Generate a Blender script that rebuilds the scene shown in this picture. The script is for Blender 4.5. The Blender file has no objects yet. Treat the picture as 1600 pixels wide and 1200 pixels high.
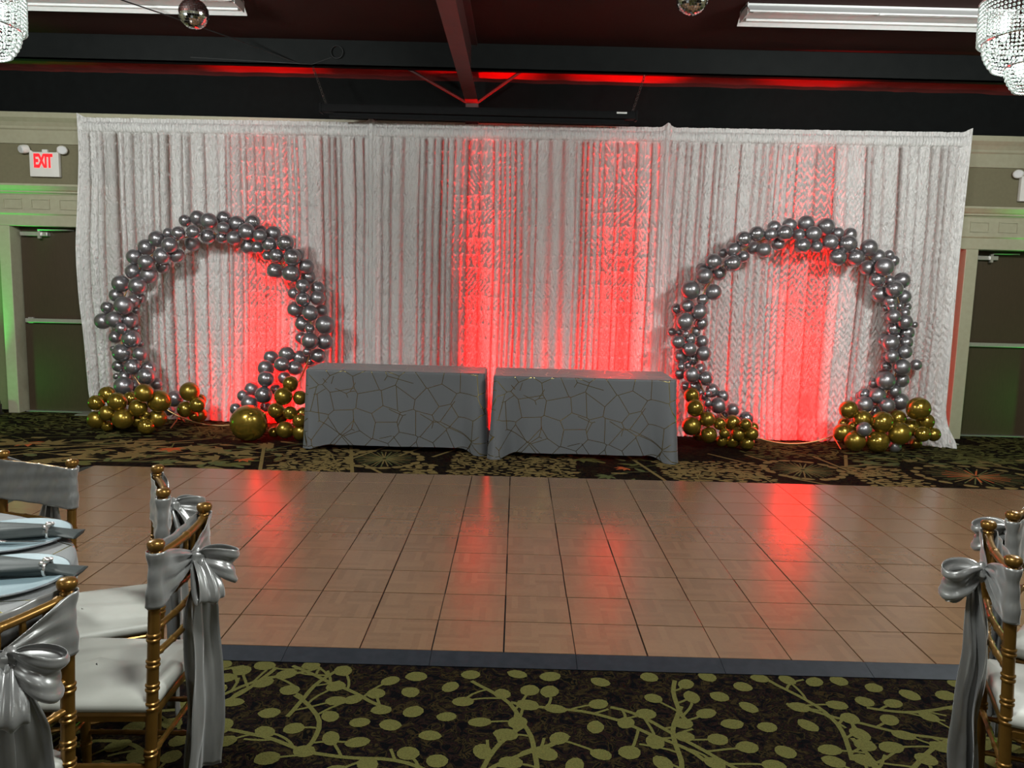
import bpy, bmesh, math, random
import numpy as np
from mathutils import Vector, Matrix
SC = bpy.context.scene
COL = SC.collection
R_ = math.radians
PI = math.pi
# ------------------------------------------------------------------ camera, world, lights, exposure
FPX, PITCH, YAW, ROLL = 1239.0, .1289, -.0035, .0255
cam_d = bpy.data.cameras.new('camera')
cam_d.sensor_width = 36; cam_d.lens = FPX * 36 / 1600; cam_d.clip_start = .05
cam = bpy.data.objects.new('camera', cam_d); COL.objects.link(cam)
_cy, _sy, _cp, _sp = math.cos(YAW), math.sin(YAW), math.cos(PITCH), math.sin(PITCH)
_F = Vector((_sy*_cp, _cy*_cp, -_sp)); _R0 = Vector((_cy, -_sy, 0)); _U0 = _R0.cross(_F)
_Rv = _R0*math.cos(ROLL) + _U0*math.sin(ROLL); _Uv = _U0*math.cos(ROLL) - _R0*math.sin(ROLL)
M = Matrix((( _Rv.x, _Uv.x, -_F.x, 0), (_Rv.y, _Uv.y, -_F.y, 0), (_Rv.z, _Uv.z, -_F.z, 1.579), (0, 0, 0, 1)))
cam.matrix_world = M
SC.camera = cam
vs = SC.view_settings
SC.display_settings.display_device = 'sRGB'
vs.view_transform = 'Standard'; vs.look = 'None'; vs.gamma = 1.0; vs.exposure = 1.0; vs.use_curve_mapping = False
W = bpy.data.worlds.new('world'); SC.world = W; W.use_nodes = True
W.node_tree.nodes['Background'].inputs[0].default_value = (.55, .6, .62, 1)
W.node_tree.nodes['Background'].inputs[1].default_value = .02
SC.cycles.max_bounces = 8; SC.cycles.sample_clamp_indirect = 4.0
def light(name, kind, loc, energy, color, **kw):
    d = bpy.data.lights.new(name, kind); d.energy = energy; d.color = color
    aim = kw.pop('aim', None)
    for k, v in kw.items(): setattr(d, k, v)
    o = bpy.data.objects.new(name, d); COL.objects.link(o); o.location = loc
    if aim is not None:
        o.rotation_euler = Vector(aim).to_track_quat('-Z', 'Y').to_euler()
    return o
WHITE = (.95, 1.0, .96)
RED = (1.0, .0, .0)
GREEN = (.0, 1.0, .06)
CURT0, CURT1 = (-4.60, 8.515), (4.45, 8.155)           # ends of the curtain line on the floor
def curt_y(x): return CURT0[1] + (x-CURT0[0])*(CURT1[1]-CURT0[1])/(CURT1[0]-CURT0[0])
# the two chandeliers in view, three added fill lamps, and chandeliers behind the photographer
light('chandelier_or_fill_lamp', 'POINT', (2.90, 4.7, 3.0), 24, WHITE, shadow_soft_size=.06)
light('chandelier_or_fill_lamp', 'POINT', (-3.17, 4.7, 2.94), 24, WHITE, shadow_soft_size=.06)
for (x, y, e) in ((-3.75, 4.0, 255), (3.65, 3.95, 255), (0.0, 1.2, 170), (-3.1, .2, 26), (3.0, .2, 26), (-3.1, -3.2, 60), (3.0, -3.2, 60)):  # first three are unseen, added to brighten the curtain
    light('chandelier_or_fill_lamp', 'POINT', (x, y, 3.15), e, WHITE, shadow_soft_size=.22)
# red uplights on the floor behind the curtain: each a wide spill and a narrow beam
for (x, e, c, g, dy) in ((-2.66, 360, 720, 40, .28), (-.42, 350, 1350, 50, .30), (1.08, 400, 1350, 50, .30), (2.98, 560, 680, 18, .32)):
    light('red_uplight_spill', 'SPOT', (x, curt_y(x)+dy, .12), e, RED, spot_size=R_(42), spot_blend=1, shadow_soft_size=.05, aim=(0, -.40, 1))
    light('red_uplight_beam', 'SPOT', (x, curt_y(x)+dy-.1, .12), c, RED, spot_size=R_(24), spot_blend=1, shadow_soft_size=.05, aim=(0, -.035, 1))
    light('red_uplight_glow', 'POINT', (x, curt_y(x)+dy, .20), g, RED, shadow_soft_size=.06)
# green uplights washing the end walls beside the doors
light('green_uplight_beam', 'SPOT', (-5.72, 8.40, .17), 120, GREEN, spot_size=R_(50), spot_blend=1, shadow_soft_size=.05, aim=(-.02, .06, 1))
light('green_uplight_beam', 'SPOT', (6.25, 8.35, .17), 120, GREEN, spot_size=R_(60), spot_blend=1, shadow_soft_size=.05, aim=(-.05, .06, 1))
light('green_uplight_glow', 'POINT', (-5.95, 7.75, .24), 4, GREEN, shadow_soft_size=.08)
light('green_uplight_glow', 'POINT', (6.5, 7.6, .24), 5, GREEN, shadow_soft_size=.08)

# ------------------------------------------------------------------ material helpers
def nmat(name, base=(.5, .5, .5), rough=.5, metal=0.0, **kw):
    m = bpy.data.materials.new(name); m.use_nodes = True
    b = m.node_tree.nodes['Principled BSDF']
    b.inputs['Base Color'].default_value = (*base, 1); b.inputs['Roughness'].default_value = rough
    b.inputs['Metallic'].default_value = metal
    for k, v in kw.items():
        b.inputs[k].default_value = v
    return m
class NT:
    def __init__(s, m): s.t = m.node_tree; s.b = s.t.nodes.get('Principled BSDF'); s.out = s.t.nodes.get('Material Output')
    def n(s, typ, **kw):
        nd = s.t.nodes.new(typ)
        for k, v in kw.items():
            if k.startswith('i_'):
                key = k[2:]
                key = int(key) if key.isdigit() else key.replace('_', ' ')
                nd.inputs[key].default_value = v
            else: setattr(nd, k, v)
        return nd
    def l(s, a, b): s.t.links.new(a, b)
    def math(s, op, a, b=None, clamp=False):
        nd = s.t.nodes.new('ShaderNodeMath'); nd.operation = op; nd.use_clamp = clamp
        for i, v in enumerate((a, b)):
            if v is None: continue
            if isinstance(v, (int, float)): nd.inputs[i].default_value = v
            else: s.l(v, nd.inputs[i])
        return nd.outputs[0]
    def ramp(s, fac, stops):
        nd = s.t.nodes.new('ShaderNodeValToRGB'); cr = nd.color_ramp
        while len(cr.elements) < len(stops): cr.elements.new(.5)
        for e, (p, c) in zip(cr.elements, stops): e.position = p; e.color = (*c, 1)
        s.l(fac, nd.inputs[0]); return nd.outputs[0]
    def mix(s, fac, a, b):
        nd = s.t.nodes.new('ShaderNodeMix'); nd.data_type = 'RGBA'
        for sock, v in ((nd.inputs[0], fac), (nd.inputs[6], a), (nd.inputs[7], b)):
            if isinstance(v, (int, float)): sock.default_value = v
            elif isinstance(v, tuple): sock.default_value = (*v, 1)
            else: s.l(v, sock)
        return nd.outputs[2]
    def bump(s, h, strength=.3, dist=.01):
        nd = s.n('ShaderNodeBump'); nd.inputs['Strength'].default_value = strength; nd.inputs['Distance'].default_value = dist
        s.l(h, nd.inputs['Height']); s.l(nd.outputs[0], s.b.inputs['Normal']); return nd.outputs[0]
def noisy(name, c1, c2, scale=8, rough=.5, metal=0.0, bump=0, bdist=.01, stretch=None, detail=4, **kw):
    m = nmat(name, c1, rough, metal, **kw); t = NT(m)
    tc = t.n('ShaderNodeTexCoord'); mp = t.n('ShaderNodeMapping'); t.l(tc.outputs['Object'], mp.inputs[0])
    if stretch: mp.inputs['Scale'].default_value = stretch
    nz = t.n('ShaderNodeTexNoise'); nz.inputs['Scale'].default_value = scale; nz.inputs['Detail'].default_value = detail
    t.l(mp.outputs[0], nz.inputs['Vector'])
    t.l(t.ramp(nz.outputs[0], [(.3, c1), (.7, c2)]), t.b.inputs['Base Color'])
    if bump: t.bump(nz.outputs[0], bump, bdist)
    return m

# ------------------------------------------------------------------ mesh helpers
def mesh_obj(name, V, Fc, mat, parent=None, smooth=True, uv=None, mats=None, fm=None):
    me = bpy.data.meshes.new(name)
    if isinstance(Fc, np.ndarray):
        V = np.asarray(V, dtype=np.float32); nf, k = Fc.shape
        me.vertices.add(len(V)); me.vertices.foreach_set('co', V.ravel())
        me.loops.add(nf*k); me.loops.foreach_set('vertex_index', Fc.astype(np.int32).ravel())
        me.polygons.add(nf); me.polygons.foreach_set('loop_start', np.arange(nf, dtype=np.int32)*k)
        me.polygons.foreach_set('loop_total', np.full(nf, k, dtype=np.int32))
        me.update(calc_edges=True)
    else:
        me.from_pydata([tuple(v) for v in V], [], [tuple(q) for q in Fc])
    if smooth: me.polygons.foreach_set('use_smooth', np.ones(len(me.polygons), dtype=bool))
    if uv is not None:
        ul = me.uv_layers.new(name='UVMap')
        idx = np.zeros(len(me.loops), dtype=np.int32); me.loops.foreach_get('vertex_index', idx)
        ul.data.foreach_set('uv', np.asarray(uv, dtype=np.float32)[idx].ravel())
    for mm in (mats or [mat]): me.materials.append(mm)
    if fm is not None: me.polygons.foreach_set('material_index', np.asarray(fm, dtype=np.int32))
    me.validate()
    o = bpy.data.objects.new(name, me); COL.objects.link(o)
    if parent is not None: o.parent = parent
    return o
class MB:
    """collects shapes into one mesh"""
    def __init__(s): s.V = []; s.F = []; s.m = []
    def add(s, V, Fc, mi=0):
        k = len(s.V); s.V += [tuple(v) for v in V]; s.F += [tuple(i+k for i in q) for q in Fc]; s.m += [mi]*len(Fc); return s
    def box(s, x0, x1, y0, y1, z0, z1, bev=0, mi=0):
        if bev <= 0:
            V = [(x, y, z) for z in (z0, z1) for y in (y0, y1) for x in (x0, x1)]
            return s.add(V, [(0, 2, 3, 1), (4, 5, 7, 6), (0, 1, 5, 4), (2, 6, 7, 3), (0, 4, 6, 2), (1, 3, 7, 5)], mi)
        bm = bmesh.new(); bmesh.ops.create_cube(bm, size=1)
        for v in bm.verts: v.co = Vector(((x0+x1)/2+v.co.x*(x1-x0), (y0+y1)/2+v.co.y*(y1-y0), (z0+z1)/2+v.co.z*(z1-z0)))
        bmesh.ops.bevel(bm, geom=list(bm.edges), offset=bev, segments=2, affect='EDGES', profile=.6)
        s.bm(bm, mi); return s
    def bm(s, bm, mi=0):
        bm.verts.index_update(); s.add([v.co[:] for v in bm.verts], [[v.index for v in q.verts] for q in bm.faces], mi); bm.free()
    def tube(s, pts, r, n=8, closed=False, mi=0):
        P = [Vector(p) for p in pts]; N = len(P); rr = r if isinstance(r, (list, tuple)) else [r]*N
        V = []; up = None
        for i, p in enumerate(P):
            if closed: d = (P[(i+1) % N]-P[i-1])
            else: d = P[min(i+1, N-1)]-P[max(i-1, 0)]
            d.normalize()
            if up is None: up = d.orthogonal().normalized()
            else: up = (up-d*up.dot(d)); up = up.normalized() if up.length > 1e-6 else d.orthogonal().normalized()
            sd = d.cross(up)
            for k in range(n):
                a = 2*PI*k/n; V.append(p+(up*math.cos(a)+sd*math.sin(a))*rr[i])
        Fc = []
        for i in range(N if closed else N-1):
            j = (i+1) % N
            for k in range(n): Fc.append((i*n+k, i*n+(k+1) % n, j*n+(k+1) % n, j*n+k))
        if not closed: Fc += [tuple(range(n-1, -1, -1)), tuple((N-1)*n+k for k in range(n))]
        return s.add(V, Fc, mi)
    def lathe(s, prof, n=16, org=(0, 0, 0), axis='z', shear=(0, 0), mi=0):
        V = []
        for (r, z) in prof:
            for k in range(n):
                a = 2*PI*k/n; V.append((r*math.cos(a), r*math.sin(a), z))
        Fc = []
        for i in range(len(prof)-1):
            for k in range(n): Fc.append((i*n+k, i*n+(k+1) % n, (i+1)*n+(k+1) % n, (i+1)*n+k))
        Fc += [tuple(range(n-1, -1, -1)), tuple((len(prof)-1)*n+k for k in range(n))]
        if axis == 'x': V = [(z, x, y) for x, y, z in V]
        if axis == 'y': V = [(y, z, x) for x, y, z in V]
        V = [(x+org[0]+shear[0]*z, y+org[1]+shear[1]*z, z+org[2]) for x, y, z in V]
        return s.add(V, Fc, mi)
    def ball(s, c, r, seg=16, rings=10, sc=(1, 1, 1), mi=0):
        bm = bmesh.new(); bmesh.ops.create_uvsphere(bm, u_segments=seg, v_segments=rings, radius=r)
        for v in bm.verts: v.co = Vector((v.co.x*sc[0]+c[0], v.co.y*sc[1]+c[1], v.co.z*sc[2]+c[2]))
        s.bm(bm, mi); return s
    def build(s, name, mat, parent=None, smooth=True, mats=None):
        o = mesh_obj(name, s.V, s.F, mat, parent, smooth, mats=mats, fm=s.m if mats else None)
        if smooth: sharp(o)
        return o
def sharp(o, ang=40):
    me = o.data
    bm = bmesh.new(); bm.from_mesh(me)
    for e in bm.edges:
        if len(e.link_faces) == 2 and e.calc_face_angle(0) > R_(ang): e.smooth = False
    bm.to_mesh(me); bm.free()
def tag(o, label=None, cat=None, group=None, kind=None):
    if label: o['label'] = label
    if cat: o['category'] = cat
    if group: o['group'] = group
    if kind: o['kind'] = kind
    return o
def empty(name, loc=(0, 0, 0), rz=0):
    o = bpy.data.objects.new(name, None); COL.objects.link(o); o.location = loc; o.rotation_euler = (0, 0, rz)
    o.empty_display_size = .1; return o
def copy_tree(o, parent=None):
    c = o.copy(); COL.objects.link(c)
    if parent is not None:
        c.parent = parent
    for ch in list(o.children): copy_tree(ch, c)
    return c
def grid_faces(nu, nv, wrap_u=False):
    iu = np.arange(nu if wrap_u else nu-1); iv = np.arange(nv-1)
    a, b = np.meshgrid(iu, iv, indexing='ij'); a2 = (a+1) % nu
    return np.stack([a*nv+b, a2*nv+b, a2*nv+b+1, a*nv+b+1], -1).reshape(-1, 4)
def vnoise(x, seed, period=4096):
    r = np.random.RandomState(seed).rand(period)
    i = np.floor(x).astype(int); f = x-i; f = f*f*(3-2*f)
    return r[i % period]*(1-f)+r[(i+1) % period]*f
def vnoise2(x, y, seed):
    r = np.random.RandomState(seed).rand(256, 256)
    i = np.floor(x).astype(int); j = np.floor(y).astype(int); f = x-i; g = y-j
    f = f*f*(3-2*f); g = g*g*(3-2*g)
    a = r[i % 256, j % 256]*(1-f)+r[(i+1) % 256, j % 256]*f
    b = r[i % 256, (j+1) % 256]*(1-f)+r[(i+1) % 256, (j+1) % 256]*f
    return a*(1-g)+b*g

# ------------------------------------------------------------------ materials
M_wall = noisy('olive_wall_paint', (.155, .138, .08), (.17, .15, .088), 30, .7, bump=.1)
M_trim = noisy('cream_trim_paint', (.32, .30, .21), (.35, .33, .235), 20, .45)
M_black = noisy('black_paint', (.0035, .004, .004), (.005, .0058, .0058), 14, .85, bump=.1, **{'Specular IOR Level': .12})
M_ceil = noisy('dark_ceiling_insulation', (.026, .0085, .007), (.036, .012, .010), 1.6, .75, bump=.2, **{'Specular IOR Level': .12})
M_beam = noisy('oxide_red_steel', (.045, .012, .011), (.062, .016, .015), 9, .55)
M_eave = noisy('dark_grey_steel', (.006, .007, .007), (.0085, .0095, .0095), 9, .6, **{'Specular IOR Level': .12})
M_ins = noisy('red_glow_soffit', (.10, .012, .010), (.16, .016, .014), 3, .75, bump=.4, bdist=.03)  # red uplight glow put into the base colour of the strip
M_door = noisy('dark_brown_door', (.038, .024, .011), (.046, .029, .014), 12, .5, stretch=(6, 1, 1))
M_alu = noisy('brushed_aluminium', (.55, .54, .52), (.62, .60, .58), 60, .35, metal=.8)
M_white = noisy('white_enamel', (.62, .62, .62), (.66, .66, .66), 20, .35)
M_whitep = nmat('white_plastic', (.72, .70, .66), .4)
M_led = nmat('red_lit_letters', (.8, .02, .02), .4); M_led.node_tree.nodes['Principled BSDF'].inputs['Emission Color'].default_value = (1, .01, .02, 1); M_led.node_tree.nodes['Principled BSDF'].inputs['Emission Strength'].default_value = .6
M_screen = noisy('black_screen_case', (.004, .004, .0045), (.006, .006, .0065), 20, .7, **{'Specular IOR Level': .12})
M_chain = nmat('dark_chain', (.12, .11, .10), .45, .8)
M_mirror = nmat('mirror_tile', (.85, .85, .85), .06, 1.0)
M_mirrorback = nmat('ball_core', (.05, .05, .05), .6)
M_gold = noisy('gold_chair_lacquer', (.155, .078, .016), (.195, .10, .021), 25, .30, metal=.7)
M_brassring = nmat('gold_hoop', (.55, .36, .16), .3, .9)
M_edge = noisy('dark_anodised_edge', (.020, .024, .030), (.03, .034, .042), 30, .32, metal=.3)
M_under = nmat('black_underlay', (.004, .003, .0025), .95)
def satin(name, c, rough=.33, metal=.0, bump=.15, scale=60):
    m = noisy(name, c, tuple(v*1.12 for v in c), scale, rough, metal, bump=bump, bdist=.002, stretch=(1, 1, .3))
    b = m.node_tree.nodes['Principled BSDF']; b.inputs['Sheen Weight'].default_value = .25; b.inputs['Sheen Roughness'].default_value = .4
    b.inputs['Specular IOR Level'].default_value = .7
    return m
M_sash = satin('grey_satin', (.19, .19, .187), .30, metal=.45)
M_cushion = noisy('pale_vinyl_cushion', (.31, .31, .28), (.36, .36, .33), 9, .45, bump=.12, bdist=.01)
M_napkin = satin('slate_satin_napkin', (.03, .037, .037), .5); M_napkin.node_tree.nodes['Principled BSDF'].inputs['Sheen Weight'].default_value = .03; M_napkin.node_tree.nodes['Principled BSDF'].inputs['Specular IOR Level'].default_value = .3
M_plate = nmat('pale_blue_charger', (.17, .24, .27), .45)
M_plateb = nmat('dark_charger_rim', (.10, .11, .12), .3)
M_crystalring = nmat('silver_jewel', (.7, .68, .66), .12, .9)
def chrome(name, c, rough, metal):
    m = nmat(name, c, rough, metal); t = NT(m)
    t.b.inputs['Coat Weight'].default_value = .35; t.b.inputs['Coat Roughness'].default_value = .12
    oi = t.n('ShaderNodeObjectInfo')
    t.l(t.math('ADD', t.math('MULTIPLY', oi.outputs['Random'], .16), rough-.06), t.b.inputs['Roughness'])
    t.l(t.mix(t.math('MULTIPLY', oi.outputs['Random'], .5), c, tuple(v*.72 for v in c)), t.b.inputs['Base Color'])
    return m
M_silver = chrome('chrome_mauve_grey_latex', (.30, .285, .30), .30, .8)
M_goldb = chrome('chrome_gold_latex', (.30, .20, .028), .22, .8)
# dance floor tile: four little squares of parquet fingers each
M_tile = nmat('parquet_tile', (.17, .09, .05), .3); t = NT(M_tile)
tc = t.n('ShaderNodeTexCoord'); oi = t.n('ShaderNodeObjectInfo')
sx = t.n('ShaderNodeSeparateXYZ'); t.l(tc.outputs['Object'], sx.inputs[0])
ck = t.n('ShaderNodeTexChecker', i_Scale=1/.1524); ck.inputs[1].default_value = (0, 0, 0, 1); ck.inputs[2].default_value = (1, 1, 1, 1); t.l(tc.outputs['Object'], ck.inputs[0])
fx = t.math('FLOOR', t.math('MULTIPLY', sx.outputs[0], 1/.0305)); fy = t.math('FLOOR', t.math('MULTIPLY', sx.outputs[1], 1/.0305))
sel = t.mix(ck.outputs[1], (0, 0, 0), (1, 1, 1))
lin = t.math('ADD', t.math('MULTIPLY', fx, ck.outputs[1]), t.math('MULTIPLY', fy, t.math('SUBTRACT', 1.0, ck.outputs[1])))
wn = t.n('ShaderNodeTexWhiteNoise', noise_dimensions='2D')
cmb = t.n('ShaderNodeCombineXYZ'); t.l(t.math('ADD', lin, t.math('MULTIPLY', ck.outputs[1], 31.0)), cmb.inputs[0]); t.l(t.math('MULTIPLY', oi.outputs['Random'], 917.0), cmb.inputs[1]); t.l(cmb.outputs[0], wn.inputs['Vector'])
gr = t.n('ShaderNodeTexNoise', i_Scale=60.0, i_Detail=4.0); t.l(tc.outputs['Object'], gr.inputs['Vector'])
v = t.math('ADD', t.math('MULTIPLY', wn.outputs['Value'], .45), t.math('ADD', t.math('MULTIPLY', gr.outputs[0], .5), t.math('MULTIPLY', oi.outputs['Random'], .25)))
t.l(t.ramp(v, [(.25, (.120, .067, .037)), (.95, (.155, .088, .049))]), t.b.inputs['Base Color'])
t.b.inputs['Roughness'].default_value = .21
t.bump(gr.outputs[0], .02, .001)
# carpet
M_carpet = nmat('dark_carpet', (.02, .014, .012), .95); t = NT(M_carpet)
tc = t.n('ShaderNodeTexCoord')
n1 = t.n('ShaderNodeTexNoise', i_Scale=19.0, i_Detail=2.0, i_Distortion=1.6); t.l(tc.outputs['Object'], n1.inputs['Vector'])
n2 = t.n('ShaderNodeTexNoise', i_Scale=400.0, i_Detail=2.0); t.l(tc.outputs['Object'], n2.inputs['Vector'])
c = t.ramp(n1.outputs[0], [(.40, (.0015, .0015, .002)), (.46, (.011, .0055, .0045)), (.51, (.0015, .0015, .0015)), (.60, (.022, .015, .006)), (.65, (.0015, .0015, .0015))])
t.l(c, t.b.inputs['Base Color']); t.bump(n2.outputs[0], .6, .004); t.b.inputs['Specular IOR Level'].default_value = .03
def carpet_col(name, c):
    m = noisy(name, tuple(v*.75 for v in c), tuple(v*1.2 for v in c), 220, .95, bump=.6, bdist=.003)
    m.node_tree.nodes['Principled BSDF'].inputs['Specular IOR Level'].default_value = .1; return m
M_leaf = carpet_col('olive_carpet_pile', (.070, .066, .018))
M_tan = carpet_col('tan_carpet_pile', (.135, .095, .034))
M_rust = carpet_col('rust_carpet_pile', (.32, .07, .02))
M_moss = carpet_col('moss_carpet_pile', (.07, .077, .028))
# curtain: satin cloth, thinner in the slits, and more translucent at the red glow cores
M_curt = nmat('white_pintuck_satin', (.74, .72, .71), .34); t = NT(M_curt)
t.b.inputs['Sheen Weight'].default_value = .2; t.b.inputs['Specular IOR Level'].default_value = .5
at = t.n('ShaderNodeAttribute', attribute_name='thin_glow')
tc = t.n('ShaderNodeTexCoord'); mp = t.n('ShaderNodeMapping'); mp.inputs['Scale'].default_value = (1, 1, .5); t.l(tc.outputs['Object'], mp.inputs[0])
hs = []
for k, an in enumerate((.75, -.75)):
    mq = t.n('ShaderNodeMapping'); mq.inputs['Rotation'].default_value = (0, an, 0); mq.inputs['Scale'].default_value = (62, 20, 17); t.l(tc.outputs['Object'], mq.inputs[0])
    nz = t.n('ShaderNodeTexNoise', i_Scale=1.0, i_Detail=2.0, i_Distortion=.5); t.l(mq.outputs[0], nz.inputs['Vector']); hs.append(nz.outputs[0])
sl = t.n('ShaderNodeTexNoise', i_Scale=9.0, i_Detail=1.0); t.l(tc.outputs['Object'], sl.inputs['Vector'])
sf = t.ramp(sl.outputs[0], [(.42, (0, 0, 0)), (.58, (1, 1, 1))])
hh = t.n('ShaderNodeMix'); t.l(sf, hh.inputs[0]); t.l(hs[0], hh.inputs[2]); t.l(hs[1], hh.inputs[3])
nb = t.bump(hh.outputs[0], 1.0, .03)
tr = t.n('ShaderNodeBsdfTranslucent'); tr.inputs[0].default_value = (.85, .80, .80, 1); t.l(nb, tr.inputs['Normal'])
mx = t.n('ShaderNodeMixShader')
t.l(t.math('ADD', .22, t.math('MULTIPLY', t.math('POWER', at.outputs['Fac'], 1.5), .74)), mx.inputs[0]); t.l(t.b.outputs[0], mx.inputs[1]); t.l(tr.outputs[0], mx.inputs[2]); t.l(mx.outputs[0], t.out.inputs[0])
# table linen printed with metallic foil lines
def linen(name, c, scale, foil=(.50, .40, .12)):
    m = nmat(name, c, .55); t = NT(m)
    uv = t.n('ShaderNodeUVMap'); nz = t.n('ShaderNodeTexNoise', i_Scale=260.0, i_Detail=2.0); t.l(uv.outputs[0], nz.inputs['Vector'])
    masks = []
    for k, sc in enumerate((scale, scale*.62)):
        mp = t.n('ShaderNodeMapping'); mp.inputs['Location'].default_value = (3.1*k, 1.7*k, 0); mp.inputs['Rotation'].default_value = (0, 0, .5*k); t.l(uv.outputs[0], mp.inputs[0])
        vo = t.n('ShaderNodeTexVoronoi', feature='DISTANCE_TO_EDGE', voronoi_dimensions='2D', i_Scale=sc); t.l(mp.outputs[0], vo.inputs['Vector'])
        masks.append(t.math('LESS_THAN', vo.outputs['Distance'], .0028*sc))
        gt = t.n('ShaderNodeTexNoise', i_Scale=2.2); t.l(mp.outputs[0], gt.inputs['Vector'])
        if k: masks[1] = t.math('MULTIPLY', masks[1], t.math('GREATER_THAN', gt.outputs[0], .5))
    mk = t.math('MAXIMUM', masks[0], masks[1])
    wv = t.ramp(nz.outputs[0], [(.3, tuple(v*.9 for v in c)), (.7, tuple(v*1.1 for v in c))])
    t.l(t.mix(mk, wv, foil), t.b.inputs['Base Color']); t.l(mk, t.b.inputs['Metallic'])
    t.l(t.math('SUBTRACT', .6, t.math('MULTIPLY', mk, .38)), t.b.inputs['Roughness'])
    t.b.inputs['Sheen Weight'].default_value = .15
    t.bump(nz.outputs[0], .1, .002)
    return m
M_linen = linen('grey_foil_linen', (.078, .081, .088), 5.2, (.32, .25, .08))
M_linenr = linen('grey_foil_linen_round', (.115, .12, .122), 5.0, (.62, .55, .12))
# crystal
M_cryst = nmat('crystal_beads', (.55, .6, .58), .12)
M_cryst.node_tree.nodes['Principled BSDF'].inputs['Transmission Weight'].default_value = .55
M_cryst.node_tree.nodes['Principled BSDF'].inputs['IOR'].default_value = 1.5
M_bulb = nmat('lit_bulb', (1, 1, 1), .3); b = M_bulb.node_tree.nodes['Principled BSDF']; b.inputs['Emission Color'].default_value = (.85, 1, .93, 1); b.inputs['Emission Strength'].default_value = 5
M_chromem = nmat('polished_chrome', (.7, .7, .7), .15, 1.0)
M_cable = nmat('black_rubber_cable', (.012, .012, .012), .6)
M_uplight = nmat('black_can', (.015, .015, .015), .4)
M_glass = nmat('cut_glass', (.9, .95, .95), .05); M_glass.node_tree.nodes['Principled BSDF'].inputs['Transmission Weight'].default_value = .9
M_steel = nmat('cutlery_steel', (.75, .75, .75), .15, 1.0)
# ================================================================== SETTING
def struct(o, label=None): o['kind'] = 'structure'; 
floor = MB().box(-7.2, 7.2, -5, 9.0, -.1, 0).build('floor', M_carpet, smooth=False); floor['kind'] = 'structure'
HZ = 3.9
struct(MB().box(-7.2, 7.2, -5, 9.0, HZ, HZ+.15).build('ceiling', M_ceil, smooth=False))
struct(MB().box(-7.35, -7.2, -5, 9.0, -.1, HZ+.15).build('wall_left', M_wall, smooth=False))
struct(MB().box(7.2, 7.35, -5, 9.0, -.1, HZ+.15).build('wall_right', M_wall, smooth=False))
struct(MB().box(-7.2, 7.2, -5.15, -5, -.1, HZ+.15).build('wall_front', M_wall, smooth=False))
wb = empty('wall_back', (0, 8.81, 0)); wb['kind'] = 'structure'
def wy(o): o.location.y -= 8.81; return o
wy(MB().box(-7.2, 7.2, 8.81, 9.0, -.1, 3.235).build('painted_wall', M_wall, wb, smooth=False))
wy(MB().box(-7.2, 7.2, 8.80, 9.0, 3.235, HZ).build('black_fascia', M_black, wb, smooth=False))
# crown moulding under the black fascia
def profile_run(name, prof, x0, x1, mat, parent=None):
    """prof: (y,z) outline extruded along x"""
    n = len(prof); V = [(x0, y, z) for y, z in prof]+[(x1, y, z) for y, z in prof]
    Fc = [(i, (i+1) % n, n+(i+1) % n, n+i) for i in range(n)]+[tuple(range(n-1, -1, -1)), tuple(range(n, 2*n))]
    return mesh_obj(name, V, Fc, mat, parent, False)
for (a, b_) in ((-7.2, 7.2),):
    o = profile_run('trim', [(8.812, 2.92), (8.785, 2.92), (8.78, 3.06), (8.765, 3.075), (8.765, 3.10), (8.74, 3.14), (8.70, 3.18), (8.70, 3.235), (8.812, 3.235)], a, b_, M_trim)
    o.name = 'trim_1' if a < 0 else 'trim_2'; struct(o)
# eave beam and the strip under it, coloured red for the uplights' glow
eb = MB().box(-7.2, 7.2, 8.20, 8.225, 3.655, HZ).box(-7.2, 7.2, 8.225, 8.80, 3.76, HZ).box(-7.2, 7.2, 8.20, 8.30, 3.655, 3.667).build('trim_3', M_eave, smooth=False); struct(eb)
xs = np.linspace(-7.2, 7.2, 300)
zb = 3.690+.012*(vnoise(xs*2.3+50, 3)-.5)+.010*(vnoise(xs*7+90, 4)-.5)
V = np.concatenate([np.stack([xs, np.full(300, 8.798), zb-.012], 1), np.stack([xs, 8.74+.02*vnoise(xs*3+40, 8), zb+.006], 1), np.stack([xs, np.full(300, 8.31), zb+.012], 1), np.stack([xs, np.full(300, 8.23), np.full(300, 3.758)], 1)])
Fc = [(k*300+i, k*300+i+1, (k+1)*300+i+1, (k+1)*300+i) for k in range(3) for i in range(299)]
struct(mesh_obj('trim_4', V, Fc, M_ins))
# roof beam running out towards the room, on a post, with two knee braces
rb = empty('ceiling_beam', (-.52, 8.6, 3.4)); rb['kind'] = 'structure'
def child_at(o, root): o.matrix_parent_inverse = Matrix.Translation(root.location).inverted(); return o
b = MB()
b.box(-.585, -.455, -4.9, 8.62, 3.400, 3.415); b.box(-.585, -.455, -4.9, 8.62, HZ-.015, HZ-.001); b.box(-.524, -.516, -4.9, 8.62, 3.414, HZ-.014)
child_at(b.build('beam_flanges_and_web', M_beam, rb, smooth=False), rb)
child_at(MB().box(-.585, -.455, 8.54, 8.70, 0, 3.40).build('post', M_beam, rb, smooth=False), rb)
for s, xe, ze in ((-1, -1.19, 3.69), (1, .02, 3.70)):
    child_at(MB().tube([(-.52+s*.06, 8.50, 3.405), (xe, 8.32, ze)], .016, 6).build('knee_brace', M_beam, rb, smooth=False), rb)
for yy in (1.0, 5.2, 6.9):
    child_at(MB().box(-7.19, 7.19, yy-.03, yy+.03, HZ-.07, HZ-.001).build('purlin', M_ceil, rb, smooth=False), rb) if yy < 5 else None

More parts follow.
